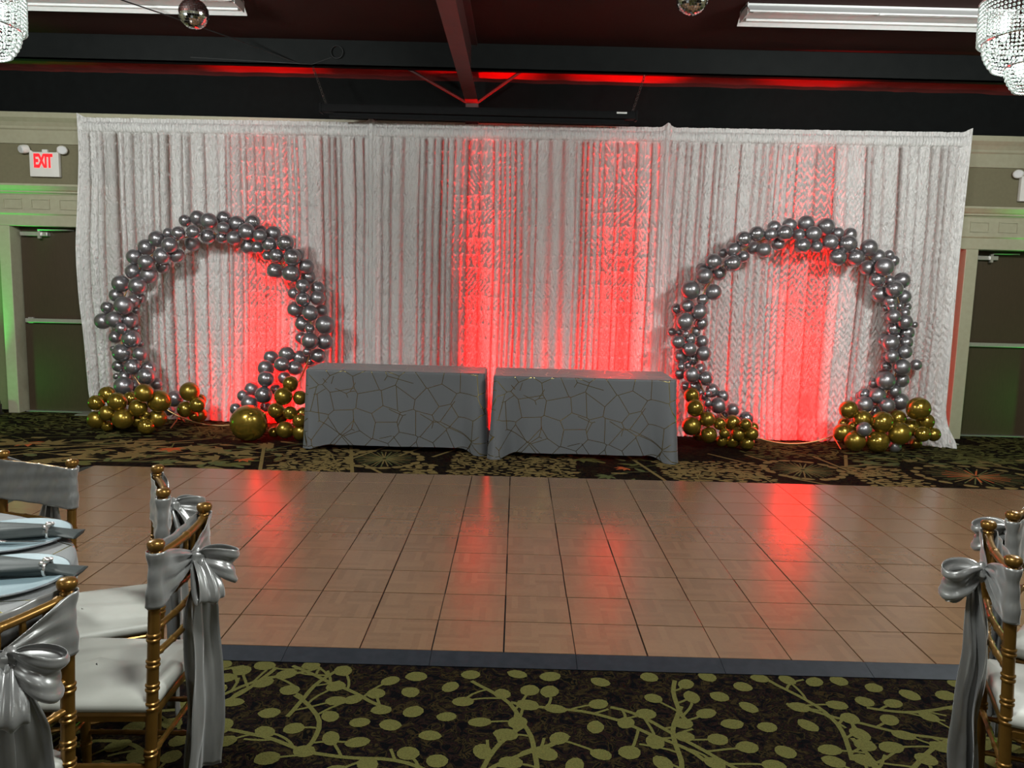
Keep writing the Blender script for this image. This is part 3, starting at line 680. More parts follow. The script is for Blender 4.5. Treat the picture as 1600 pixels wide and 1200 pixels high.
GOLD_L3 = [(-2.155,7.542,0.55,0.073),(-2.199,7.453,0.441,0.085),(-2.054,7.508,0.421,0.067),(-2.313,7.595,0.276,0.078),(-2.15,7.501,0.272,0.065),(-2.054,7.601,0.25,0.062),(-2.045,7.467,0.203,0.07),(-2.306,7.724,0.183,0.063),(-2.201,7.496,0.108,0.081),(-2.342,7.602,0.06,0.051),(-2.043,7.509,0.087,0.083),(-2.033,7.709,0.145,0.059)]
GOLD_BIG = [(-2.514,7.4,0.18,0.176)]
ARCH_R = [(1.824,7.828,1.677,0.077),(1.835,7.939,1.737,0.059),(2.004,7.974,1.706,0.07),(1.702,7.862,1.537,0.093),(1.933,7.869,1.52,0.077),(1.83,7.866,1.443,0.057),(1.695,7.955,1.378,0.068),(1.621,8.091,1.339,0.055),(1.799,7.839,1.325,0.077),(1.666,7.854,1.227,0.088),(1.849,7.942,1.211,0.065),(1.56,7.972,1.114,0.042),(1.634,7.961,1.112,0.036),(1.679,7.849,1.105,0.036),(1.803,7.983,1.123,0.05),(1.738,7.904,1.051,0.06),(1.603,7.858,1.023,0.067),(1.872,7.979,1.025,0.064),(1.717,7.837,0.956,0.067),(1.864,7.851,0.915,0.073),(1.667,7.98,0.87,0.073),(1.794,7.962,0.846,0.06),(2.03,7.983,1.911,0.046),(2.107,7.882,1.94,0.069),(2.192,7.856,2.045,0.074),(2.32,7.868,2.099,0.072),(2.096,7.838,1.807,0.082),(2.226,7.955,1.876,0.059),(2.332,7.972,1.965,0.063),(2.396,7.852,1.939,0.069),(2.519,7.983,2.173,0.065),(2.452,7.854,2.094,0.062),(2.569,7.968,2.006,0.063),(2.587,7.852,2.112,0.078),(2.664,7.961,2.194,0.069),(2.734,7.884,2.099,0.059),(2.828,7.972,2.219,0.077),(2.87,7.862,2.109,0.076),(2.756,7.825,1.993,0.074),(2.906,7.86,1.986,0.059),(3.022,7.961,2.192,0.083),(3.043,7.871,2.033,0.076),(3.144,7.968,2.129,0.059),(3.121,7.864,1.888,0.082),(1.91,7.861,1.817,0.079),(1.841,8.046,1.75,0.058),(3.295,8.065,2.127,0.065),(3.209,7.856,2.021,0.086),(3.299,7.86,1.892,0.078),(3.421,7.864,1.992,0.08),(3.466,7.974,1.798,0.075),(3.562,7.972,1.91,0.073),(3.701,8.122,1.934,0.048),(3.743,8.055,1.877,0.056),(3.561,7.812,1.809,0.087),(3.531,7.885,1.681,0.075),(3.694,7.974,1.682,0.049),(3.821,7.974,1.685,0.078),(3.7,7.862,1.596,0.082),(3.626,8.027,1.541,0.08),(3.858,7.981,1.523,0.068),(3.706,7.938,1.481,0.064),(3.686,7.853,1.426,0.047),(3.686,7.987,1.406,0.035),(3.817,7.97,1.429,0.038),(3.929,8.077,1.425,0.039),(3.873,7.968,1.364,0.051),(3.75,8.081,1.324,0.049),(3.692,7.809,1.331,0.066),(3.832,7.862,1.279,0.071),(4.018,8.08,1.246,0.032),(3.77,7.964,1.202,0.07),(3.913,7.956,1.167,0.067),(3.843,8.01,1.123,0.039),(3.715,8.074,1.086,0.065),(3.718,7.882,1.065,0.083),(3.879,7.889,1.075,0.06),(3.84,7.825,0.984,0.066),(3.718,7.832,0.936,0.066),(3.754,8.071,0.911,0.052),(3.73,7.967,0.827,0.055),(3.838,7.851,0.832,0.079),(4.057,8.086,0.842,0.056),(3.695,7.87,0.689,0.092),(3.726,8.078,0.729,0.045),(3.903,7.97,0.69,0.074),(3.626,7.975,0.649,0.05),(3.836,7.961,0.575,0.065),(3.544,7.987,0.531,0.061),(3.635,7.892,0.535,0.08),(3.5,7.868,0.442,0.084),(3.698,7.797,0.45,0.073),(3.918,7.994,0.466,0.085),(3.666,7.983,0.362,0.057),(3.531,8.086,0.508,0.049),(1.663,7.934,0.769,0.044),(1.741,7.979,0.778,0.032),(1.664,7.996,0.693,0.061),(1.756,7.845,0.701,0.078),(1.898,7.849,0.668,0.072),(1.893,8.088,0.738,0.053),(1.755,8.089,0.556,0.053),(1.825,7.996,0.566,0.065),(2.005,7.979,0.532,0.069),(1.871,7.936,0.51,0.036),(1.923,7.818,0.52,0.036),(1.903,7.877,0.487,0.04),(2.112,7.959,0.481,0.058),(1.932,7.849,0.423,0.04),(2.047,7.871,0.395,0.08),(1.961,7.966,0.328,0.024),(2.221,7.97,0.342,0.065),(2.163,8.072,0.266,0.049),(2.362,7.962,0.257,0.073)]
GOLD_R1 = [(1.739,7.719,0.514,0.075),(1.749,7.596,0.41,0.084),(1.724,7.598,0.228,0.089),(1.872,7.585,0.302,0.074),(2.004,7.62,0.256,0.062),(2.156,7.71,0.255,0.075),(2.239,7.559,0.265,0.058),(2.393,7.805,0.196,0.048),(2.307,7.574,0.173,0.066),(2.043,7.573,0.171,0.05),(2.195,7.627,0.156,0.069),(1.894,7.591,0.144,0.079),(1.849,7.809,0.1,0.056),(2.052,7.704,0.069,0.055),(2.167,7.704,0.074,0.07),(2.283,7.615,0.073,0.069)]
GOLD_R2 = [(3.301,7.757,0.406,0.088),(3.445,7.755,0.314,0.089),(3.591,7.648,0.308,0.105),(3.803,7.77,0.332,0.079),(3.939,7.652,0.451,0.109),(4.087,7.786,0.301,0.083),(3.939,7.782,0.241,0.087),(3.768,7.64,0.2,0.109),(4,7.651,0.2,0.074),(4.161,7.755,0.18,0.067),(3.283,7.802,0.163,0.092),(3.339,7.642,0.116,0.098),(3.565,7.649,0.113,0.106),(3.406,7.851,0.223,0.06),(4.066,7.891,0.061,0.057),(3.345,7.94,0.237,0.057)]
SILVER_R2 = [(3.387,7.571,0.246,0.07),(3.761,7.69,0.061,0.057)]
# ================================================================== balloons
def balloon_mesh():
    prof = []
    n = 15
    for i in range(n+1):
        t_ = PI*i/n
        r = math.sin(t_); z = -math.cos(t_)
        if z < 0: r *= 1-.10*z*z; z *= 1.10
        else: z *= .98
        prof.append((max(r, .004), z))
    mb = MB(); mb.lathe(prof, 22)
    mb.lathe([(.02, -1.07), (.055, -1.11), (.035, -1.135), (.085, -1.18), (.075, -1.19), (.01, -1.15)], 8)
    o = mb.build('balloon', M_silver); me = o.data; bpy.data.objects.remove(o); return me
ME_S = balloon_mesh(); ME_G = ME_S.copy(); ME_G.materials.clear(); ME_G.materials.append(M_goldb)
random.seed(9)
def balloons(root, data, me, target):
    for (x, y, z, r) in data:
        y = min(y, curt_y(x)-.10-r)
        o = bpy.data.objects.new('balloon', me); COL.objects.link(o); o.parent = root
        o.location = Vector((x, y, z))-root.location
        tp = target(Vector((x, y, z)))
        d = (Vector((x, y, z))-tp)+Vector((random.uniform(-.05, .05), random.uniform(-.04, .01), random.uniform(-.05, .05)))
        if d.length < 1e-4: d = Vector((0, -1, 0))
        if d.z < -.02 and z-r < .05: d.z = abs(d.z)
        o.rotation_euler = d.to_track_quat('Z', 'Y').to_euler(); o.scale = (r*1.03, r*1.03, r*1.02)
def arch(cx, cy, rad, data, label):
    root = empty('balloon_arch', (cx, cy, 0)); tag(root, label, 'balloon arch', 'round balloon arches')
    pts = [(cx+rad*math.cos(a), cy, rad+.008+rad*math.sin(a)) for a in np.linspace(0, 2*PI, 97)[:-1]]
    child_at(MB().tube(pts, .008, 8, closed=True).build('hoop', M_brassring, root), root)
    for s_ in (-1, 1):
        a = -PI/2+s_*.42; hx, hz = cx+rad*math.cos(a), rad+.008+rad*math.sin(a)
        child_at(MB().tube([(hx, cy-.22, .008), (hx, cy, hz), (hx, cy+.13, .008)], .007, 6).build('hoop_foot', M_brassring, root), root)
    def tgt(p):
        v = Vector((p.x-cx, 0, p.z-rad)); v.normalize(); return Vector((cx+v.x*rad, cy, rad+v.z*rad))
    balloons(root, data, ME_S, tgt)
    return root
arch(-3.085, 8.13, .985, ARCH_L, 'round arch of chrome grey balloons on a hoop, left of the draped tables')
arch(2.82, 7.96, 1.06, ARCH_R, 'round arch of chrome grey balloons on a hoop, right of the draped tables')
def cluster(data, label, me=None, extra=()):
    c = np.array(data)[:, :3].mean(0)
    root = empty('balloon_cluster', (c[0], c[1], 0)); tag(root, label, 'balloons', 'gold balloon clusters at the arch feet')
    cv = Vector(c)
    balloons(root, data, ME_G, lambda p: cv)
    if extra: balloons(root, extra, ME_S, lambda p: cv)
cluster(GOLD_L1, 'large heap of gold balloons at the left foot of the left arch')
cluster(GOLD_L2, 'small bunch of gold balloons inside the left hoop, beside its bigger gold heap')
cluster(GOLD_L3, 'stack of gold balloons between the giant gold balloon and the left draped table')
cluster(GOLD_R1, 'gold balloons at the left foot of the right arch, beside the right draped table')
cluster(GOLD_R2, 'gold balloons with two grey ones at the right foot of the right arch', extra=SILVER_R2)
bx, by, bz, br = GOLD_BIG[0]
big = bpy.data.objects.new('giant_balloon', ME_G.copy()); COL.objects.link(big); big.location = (bx, by, bz); big.scale = (br*.99, br*.99, br*.98); big.rotation_euler = (R_(-125), 0, R_(25))
tag(big, 'single giant gold balloon resting on the carpet in front of the left arch', 'balloon')

# ================================================================== draped rectangular tables
def draped_table(cx, y0, y1, hw, H, seed, label, flL, flR, hem=.05):
    cy = (y0+y1)/2; hd = (y1-y0)/2; rc = .035
    rs = np.random.RandomState(seed)
    # rounded rectangle perimeter
    P = []; N = []; CT = []
    def seg(a, b, nrm, n):
        for t_ in np.linspace(0, 1, n, endpoint=False): P.append((a[0]+(b[0]-a[0])*t_, a[1]+(b[1]-a[1])*t_)); N.append(nrm)
    w, d = hw-rc, hd-rc
    def corner(c, a0):
        for t_ in np.linspace(0, 1, 14, endpoint=False):
            a = a0+t_*PI/2; P.append((c[0]+rc*math.cos(a), c[1]+rc*math.sin(a))); N.append((math.cos(a), math.sin(a)))
    seg((-w, -hd), (w, -hd), (0, -1), 190); corner((w, -d), -PI/2)
    seg((hw, -d), (hw, d), (1, 0), 70); corner((w, d), 0)
    seg((w, hd), (-w, hd), (0, 1), 90); corner((-w, d), PI/2)
    seg((-hw, d), (-hw, -d), (-1, 0), 70); corner((-w, -d), PI)
    P = np.array(P); N = np.array(N); n = len(P)
    dist = np.concatenate([[0], np.cumsum(np.hypot(*np.diff(P, axis=0).T))])
    nv = 40; V = []; UV = []
    zs = np.concatenate([[H, H, H-.004, H-.012], np.linspace(H-.022, 0, nv-4)])
    ins = np.concatenate([[.020, .008, .0025, .0004], np.zeros(nv-4)])
    corners = [(-w, -d, flL), (w, -d, flR), (w, d, .07), (-w, d, .07)]
    for i in range(n):
        f = 0; fold = 0
        for (ax, ay, fl) in corners:
            q = math.hypot(P[i, 0]-ax, P[i, 1]-ay)
            f += fl*math.exp(-(q/.10)**2); fold += math.exp(-((q-.17)/.06)**2)*.028*(fl/.1)
        wav = .007*math.sin(dist[i]*9+seed)+.004*math.sin(dist[i]*23+2*seed)
        cn = min(1, f/.07)
        for k in range(nv):
            z = zs[k]; t_ = max(0, (H-z)/H)
            side = 1-.72*abs(N[i][0])**2
            off = -ins[k]+(f*t_**1.15-fold*t_)*side+wav*t_*(.4+.6*side)+.008*t_
            hz = hem*(1-cn)+.004
            zz = hz+(z/H)*(H-hz) if z < H-.02 else z
            V.append((P[i, 0]+N[i, 0]*off, P[i, 1]+N[i, 1]*off, zz)); UV.append((dist[i], z+.3*(ins[k])))
    Fc = grid_faces(n, nv, True)[:, ::-1]
    root = mesh_obj('tablecloth', np.array(V), Fc, M_linen, None, True, uv=UV)
    # flat top as its own part, joined along the shoulder
    gx, gy = 26, 12
    tx = np.linspace(-hw+.018, hw-.018, gx); ty = np.linspace(-hd+.018, hd-.018, gy)
    X, Y = np.meshgrid(tx, ty, indexing='ij'); Zt = H+.0012*(vnoise2(X*6+9, Y*6+9, seed)-.3)
    top = mesh_obj('cloth_top', np.stack([X, Y, Zt], -1).reshape(-1, 3), grid_faces(gx, gy), M_linen, root, True, uv=np.stack([X+1.3*seed, Y+.7], -1).reshape(-1, 2))
    root.location = (cx, cy, 0)
    tag(root, label, 'tablecloth', 'draped head tables')
    return root
draped_table(-1.085, 7.12, 7.72, .815, .742, 1, 'grey tablecloth with dark foil lines over the left table, by the giant gold balloon', .05, .10)
draped_table(.625, 6.99, 7.70, .815, .742, 4, 'grey tablecloth with faint gold lines over the right table, by the right arch', .10, .11)

# ================================================================== overhead things
def at(o, root): return child_at(o, root)
def chain(mb, a, b_, n, r=.012):
    a, b_ = Vector(a), Vector(b_)
    for i in range(n):
        c = a.lerp(b_, (i+.5)/n); L = (b_-a).length/n*.62
        dirv = (b_-a).normalized(); side = dirv.orthogonal().normalized() if i % 2 else dirv.cross(dirv.orthogonal()).normalized()
        mb.tube([c+dirv*L*math.cos(q)+side*r*math.sin(q) for q in np.linspace(0, 2*PI, 10)[:-1]], .003, 5, closed=True)
scr = empty('projector_screen', (-.42, 8.1, 3.2)); tag(scr, 'long black retracted projector screen case hung on chains above the curtain', 'projector screen')
at(MB().box(-1.97, 1.135, 8.05, 8.15, 3.185, 3.262, bev=.012).build('case', M_screen, scr), scr)
for xx in (-1.985, 1.12): at(MB().box(xx-.004, xx+.018, 8.045, 8.155, 3.175, 3.266, bev=.004).build('end_cap', M_screen, scr), scr)
at(MB().box(-1.90, 1.06, 8.085, 8.115, 3.135, 3.160, bev=.004).build('weight_bar', M_screen, scr), scr)
at(MB().box(-1.86, 1.02, 8.099, 8.101, 3.158, 3.188).build('screen_cloth', M_screen, scr), scr)
at(MB().box(.93, 1.03, 8.046, 8.051, 3.232, 3.248).build('maker_plate', M_alu, scr), scr)
for a, b2 in (((-2.10, 8.26, 3.655), (-1.93, 8.1, 3.262)), ((1.22, 8.26, 3.655), (1.09, 8.1, 3.262))):
    mb = MB(); chain(mb, a, b2, 13); at(mb.build('chain', M_chain, scr), scr)

def fixture(x0, x1, y, label):
    z0 = 3.80
    root = empty('fluorescent_fixture', ((x0+x1)/2, y, z0)); tag(root, label, 'light fixture', 'unlit fluorescent fixtures')
    # gull-wing reflector, open downwards, over a box channel
    prof = [(-.19, z0), (-.19, z0+.012), (-.085, z0+.085), (-.085, z0+.10), (.085, z0+.10), (.085, z0+.085), (.19, z0+.012), (.19, z0), (.178, z0+.008), (.08, z0+.075), (-.08, z0+.075), (-.178, z0+.008)]
    at(profile_run('reflector', [(y+a, b2) for a, b2 in prof], x0, x1, M_white, root), root)
    at(MB().box(x0+.01, x1-.01, y-.065, y+.065, z0+.03, z0+.074, bev=.004).build('ballast_channel', M_white, root, smooth=False), root)
    at(MB().box(x0+.02, x1-.02, y-.07, y+.07, z0+.10, HZ-.002, bev=.004).build('channel', M_white, root, smooth=False), root)
    for s_ in (-1, 1):
        at(MB().tube([(x0+.05, y+s_*.105, z0+.03), (x1-.05, y+s_*.105, z0+.03)], .014, 10).build('tube', M_white, root), root)
        at(MB().box((x0 if s_ < 0 else x1-.006), (x0+.006 if s_ < 0 else x1), y-.12, y+.12, z0+.002, z0+.098, bev=.002).build('end_plate', M_white, root, smooth=False), root)
    mb = MB().box(x0+1.05, x0+1.09, y-.1995, y-.19, z0-.006, z0+.008); at(mb.build('lip_clip', M_white, root, smooth=False), root)
fixture(-4.70, -2.40, 7.02, 'white unlit fluorescent fixture on the ceiling beside the left disco ball')
fixture(1.83, 4.05, 6.98, 'white unlit fluorescent fixture on the ceiling beside the right chandelier')

def disco(loc, r, label):
    root = empty('disco_ball', loc); tag(root, label, 'disco ball', 'mirror disco balls')
    MB().ball((0, 0, 0), r*.975, 24, 14).build('core', M_mirrorback, root)
    V = []; Fc = []; rnd = random.Random(4)
    nr = 20
    for i in range(1, nr):
        a0 = PI*i/nr-PI/nr*.44; a1 = PI*i/nr+PI/nr*.44; n = max(4, int(2*nr*math.sin(PI*i/nr)))
        for k in range(n):
            b0 = 2*PI*(k+.06)/n; b1 = 2*PI*(k+.94)/n; j = [rnd.uniform(-.012, .012) for _ in range(3)]
            q = [(math.sin(a)*math.cos(b), math.sin(a)*math.sin(b), math.cos(a)) for a, b in ((a0, b0), (a0, b1), (a1, b1), (a1, b0))]
            kx = len(V); V += [((p[0]+j[0])*r, (p[1]+j[1])*r, (p[2]+j[2])*r) for p in q]; Fc.append((kx, kx+3, kx+2, kx+1))
    t_ = mesh_obj('mirror_tiles', V, Fc, M_mirror, root, False); t_['kind'] = 'stuff'
    MB().lathe([(.012, r*.96), (.03, r*.97), (.03, r*1.03), (.008, r*1.10), (.008, r*1.2)], 12).build('cap', M_chromem, root)
    MB().tube([(0, 0, r*1.1), (.004, 0, (HZ-loc[2])*.5), (0, 0, HZ-loc[2]-.001)], .0025, 6).build('hanging_wire', M_cable, root)
disco((-2.233, 5.62, 3.315), .098, 'small mirrored disco ball hanging in front of the left fluorescent fixture')
disco((1.033, 5.17, 3.338), .098, 'small mirrored disco ball hanging between roof beam and right fluorescent fixture')

def chandelier(loc, label, seed):
    root = empty('crystal_chandelier', loc); tag(root, label, 'chandelier', 'lit crystal chandeliers')
    tiers = [(.305, .16, -.06, .30), (.275, -.06, -.20, .22), (.15, -.20, -.33, .10)]
    mb = MB()
    for (R0, zt, zb_, R1) in tiers:
        for (rr, zz) in ((R0, zt),):
            at_pts = [(rr*math.cos(a), rr*math.sin(a), zz) for a in np.linspace(0, 2*PI, 49)[:-1]]; mb.tube(at_pts, .008, 6, closed=True)
    for a in range(4): mb.tube([(0, 0, .20), (.305*math.cos(a*PI/2), .305*math.sin(a*PI/2), .16)], .006, 6)
    mb.build('ring_frame', M_chromem, root)
    # bead strands
    ico = bmesh.new(); bmesh.ops.create_icosphere(ico, subdivisions=1, radius=1)
    iv = np.array([v.co[:] for v in ico.verts]); ico.verts.index_update(); fi = np.array([[v.index for v in q.verts] for q in ico.faces]); ico.free()
    cs = []
    for (R0, zt, zb_, R1) in tiers:
        n = int(R0*2*PI/.0235); m = max(4, int(abs(zt-zb_)/.021))
        for k in range(n):
            a = 2*PI*k/n
            for i in range(m+1):
                t_ = i/m; sag = R0+(R1-R0)*t_**2.2
                cs.append((sag*math.cos(a), sag*math.sin(a), zt+(zb_-zt)*t_, .0088))
    for k in range(5): cs.append((0, 0, -.35-.018*k, .012))
    cs = np.array(cs)
    V = (iv[None]*cs[:, 3][:, None, None]+cs[:, None, :3]).reshape(-1, 3)
    Fc = (fi[None]+(np.arange(len(cs))*len(iv))[:, None, None]).reshape(-1, 3)
    s_ = mesh_obj('bead_strands', V, Fc, M_cryst, root, False); s_['kind'] = 'stuff'
    for k in range(6):
        a = 2*PI*k/6; MB().lathe([(.004, -.04), (.017, -.03), (.024, 0), (.018, .03), (.008, .055), (.002, .07)], 10, org=(.20*math.cos(a), .20*math.sin(a), .02)).build('bulb', M_bulb, root)
    for k in range(3):
        a = 2*PI*k/3; MB().lathe([(.004, -.04), (.017, -.03), (.024, 0), (.018, .03), (.008, .055), (.002, .07)], 10, org=(.09*math.cos(a), .09*math.sin(a), -.20)).build('bulb', M_bulb, root)
    MB().tube([(0, 0, -.34), (0, 0, HZ-loc[2]-.03)], .008, 8).lathe([(.01, HZ-loc[2]-.05), (.06, HZ-loc[2]-.03), (.07, HZ-loc[2]-.001)], 16).build('stem', M_chromem, root)
chandelier((2.90, 4.7, 3.06), 'round lit crystal chandelier at the right edge of the picture', 1)
chandelier((-3.17, 4.7, 3.0), 'round lit crystal chandelier at the left edge of the picture', 2)

def exit_sign(x, y, z, label):
    root = empty('exit_sign', (x, y, z)); tag(root, label, 'exit sign', 'emergency exit signs')
    MB().box(-.158, .158, -.05, -.002, -.13, .13, bev=.006).build('housing', M_whitep, root)
    MB().box(-.03, .03, -.03, .0, .13, .16, bev=.003).build('mount', M_whitep, root)
    cu = bpy.data.curves.new('lettering', 'FONT'); cu.body = 'EXIT'; cu.size = .21; cu.extrude = .002; cu.align_x = 'CENTER'; cu.align_y = 'CENTER'; cu.offset = .009; cu.space_character = .92
    cu.materials.append(M_led)
    tmp = bpy.data.objects.new('lettering', cu); COL.objects.link(tmp); bpy.context.view_layer.update()
    lme = bpy.data.meshes.new_from_object(tmp.evaluated_get(bpy.context.evaluated_depsgraph_get())); bpy.data.objects.remove(tmp)
    lo = bpy.data.objects.new('lettering', lme); COL.objects.link(lo); lo.parent = root; lo.location = (-.01, -.0525, .03); lo.rotation_euler = (PI/2, 0, 0); lo.scale = (.50, .92, 1)
    for s_ in (-1, 1):
        h = MB().lathe([(.025, -.03), (.05, -.028), (.056, 0), (.052, .025), (.03, .03)], 16, org=(0, 0, 0), axis='y')
        o = h.build('lamp_head', M_whitep, root); o.location = (s_*.205, -.055, .155); o.rotation_euler = (R_(12), 0, R_(s_*28)); o.scale = (1, 1.25, .85)
        ln = MB().lathe([(.04, -.036), (.046, -.031), (.046, -.028)], 16, axis='y').build('lens', M_white, o)
        MB().tube([(s_*.13, -.03, .12), (s_*.17, -.04, .15)], .014, 8).build('lamp_arm', M_whitep, root)
exit_sign(-5.135, 8.80, 2.70, 'white exit sign with red letters and two lamps, above the left door')
exit_sign(5.535, 8.80, 2.70, 'white exit sign cut by the right picture edge, above the right door')

cab = MB(); P0 = [(-3.35, 6.4, 3.74), (-3.254, 6.726, 3.75), (-3.10, 7.10, 3.77), (-2.72, 7.9, 3.79), (-2.25, 8.17, 3.67), (-2.093, 8.192, 3.66)]
cab.tube([(-3.5, 5.9, HZ-.002)]+P0, .006, 6)
cab.tube([(-1.841+.060*math.cos(a), 8.192-.0015*a, 3.779+.060*math.sin(a)) for a in np.linspace(0, 4*PI, 49)], .004, 6)
cab.tube([(-3.3, 8.193, 3.70), (-2.093, 8.192, 3.66), (-1.90, 8.192, 3.73)], .004, 6)
tag(cab.build('ceiling_cable', M_cable), 'black cable slung from the ceiling to the eave beam, ending in a coil', 'cable')
def uplight(x, y, label):
    root = empty('uplight_can', (x, y, 0)); tag(root, label, 'uplight', 'green uplights by the end doors')
    MB().lathe([(.07, .03), (.085, .04), (.085, .15), (.078, .155), (.07, .145)], 18).build('can', M_uplight, root)
    MB().box(-.10, .10, -.05, .05, .002, .02, bev=.004).build('foot', M_uplight, root)
    for s_ in (-1, 1): MB().box(s_*.095-.006, s_*.095+.006, -.02, .02, .015, .12, bev=.002).build('yoke_arm', M_uplight, root)
uplight(-5.66, 8.45, 'small black uplight can on the carpet left of the left door')
# ================================================================== gold ladder-back ballroom chairs
LEAN = .055
def lean_y(z): return (.91-z)*LEAN
def ringed(r, z0, z1, rings, taper=0):
    """turned post profile with double rings"""
    prof = [(r*.9, z0)]
    for z in rings:
        for dz in (-.0095, .0035):
            prof += [(r, z+dz-.0045), (r*1.20, z+dz-.002), (r*1.20, z+dz+.002), (r, z+dz+.0045)]
    prof.append((r*.95, z1)); return prof
def make_chair():
    root = empty('ballroom_chair')
    hw = .168
    for s in (-1, 1):
        prof = ringed(.0150, 0, .872, (.10, .345, .475, .525, .59, .66, .745))
        prof += [(.012, .874), (.0155, .879), (.012, .884), (.0185, .889), (.0215, .897), (.0215, .905), (.017, .911), (.006, .914)]
        prof = [(r, z) for r, z in prof]
        mb = MB(); mb.lathe(prof, 16, org=(s*hw, .91*LEAN, 0), shear=(0, -LEAN)); mb.build('back_leg', M_gold, root)
    def rung(z, r, rings=5, name='rail', bow=.012):
        pts = []; rr = []
        n = 40
        for i in range(n+1):
            t_ = i/n; x = -hw+2*hw*t_; pts.append((x, lean_y(z)-bow*math.sin(PI*t_), z))
            k = abs((t_*(rings+1)) % 1-.5)  # ring at the middle of each span
            rr.append(r*(1.28 if k < .045 else 1))
        return MB().tube(pts, rr, 10)
    rung(.868, .0105, 6).build('top_rail', M_gold, root)
    for z in (.745, .675, .605): rung(z, .0085, 4).build('rail', M_gold, root)
    for k in range(5):
        x = -.112+.056*k; b_ = -.012*math.sin(PI*(x+hw)/(2*hw))
        MB().lathe([(.006, .748), (.008, .775), (.006, .79), (.009, .80), (.006, .81), (.0075, .84), (.006, .864)], 8, org=(x, .91*LEAN+b_, 0), shear=(0, -LEAN)).build('spindle', M_gold, root)
    # seat frame: rounded trapezoid ring, front wider
    yb = lean_y(.45); yf = yb+.375
    def outline(g, n=9):
        cx = [(-hw-.004-g, yb-.002-g*.3), (hw+.004+g, yb-.002-g*.3), (.182+g, yf+g), (-.182-g, yf+g)]; rad = [.012, .012, .06, .06]; P = []
        for i in range(4):
            p = Vector(cx[i]); a = (Vector(cx[i-1])-p).normalized(); b_ = (Vector(cx[(i+1) % 4])-p).normalized(); r = rad[i]
            for k in range(n):
                t_ = k/(n-1); q = p+a*r*(1-t_)**2+b_*r*t_**2; P.append((q.x, q.y))
        return P
    def slab(layers, name, mat):
        V = []; n = None
        for g, z, crown in layers:
            o = outline(g); n = len(o)
            V += [(x, y, z+crown) for x, y in o]
        Fc = [(k*n+i, k*n+(i+1) % n, (k+1)*n+(i+1) % n, (k+1)*n+i) for k in range(len(layers)-1) for i in range(n)]
        Fc += [tuple(range(n-1, -1, -1)), tuple((len(layers)-1)*n+i for i in range(n))]
        o = mesh_obj(name, V, Fc, mat, root, True); sharp(o, 35); return o
    slab([(-.006, .425, 0), (.002, .429, 0), (.004, .445, 0), (-.002, .452, 0)], 'seat_frame', M_gold)
    # puffed cushion
    V = []; n = None; lay = [(-.012, .453), (.006, .457), (.012, .468), (.009, .481), (-.004, .489), (-.03, .494), (-.07, .498), (-.11, .4995), (-.15, .500)]
    for g, z in lay:
        o = outline(g); n = len(o); V += [(x, y, z+.0025*math.sin(x*37)*math.sin(y*31)) for x, y in o]
    Fc = [(k*n+i, k*n+(i+1) % n, (k+1)*n+(i+1) % n, (k+1)*n+i) for k in range(len(lay)-1) for i in range(n)]+[tuple(range(n-1, -1, -1)), tuple((len(lay)-1)*n+i for i in range(n))]
    mesh_obj('seat_cushion', V, Fc, M_cushion, root, True)
    for s in (-1, 1):
        MB().lathe([(.012, 0), (.0125, .08)]+ringed(.0145, .09, .43, (.16, .26, .36))[1:]+[(.0145, .432)], 14, org=(s*.170, yf-.025, 0)).build('front_leg', M_gold, root)
    def str_(a, b_, r=.0075):
        n = 30; A_, B_ = Vector(a), Vector(b_); pts = [A_.lerp(B_, i/n) for i in range(n+1)]
        rr = [r*(1.3 if abs(((i/n)*4) % 1-.5) < .06 else 1) for i in range(n+1)]
        MB().tube(pts, rr, 8).build('stretcher', M_gold, root)
    for s in (-1, 1):
        for z in (.30, .19): str_((s*hw, lean_y(z), z), (s*.170, yf-.025, z))
    str_((-.170, yf-.025, .33), (.170, yf-.025, .33)); str_((-.170, yf-.025, .23), (.170, yf-.025, .23)); str_((-hw, lean_y(.33), .33), (hw, lean_y(.33), .33))
    return root

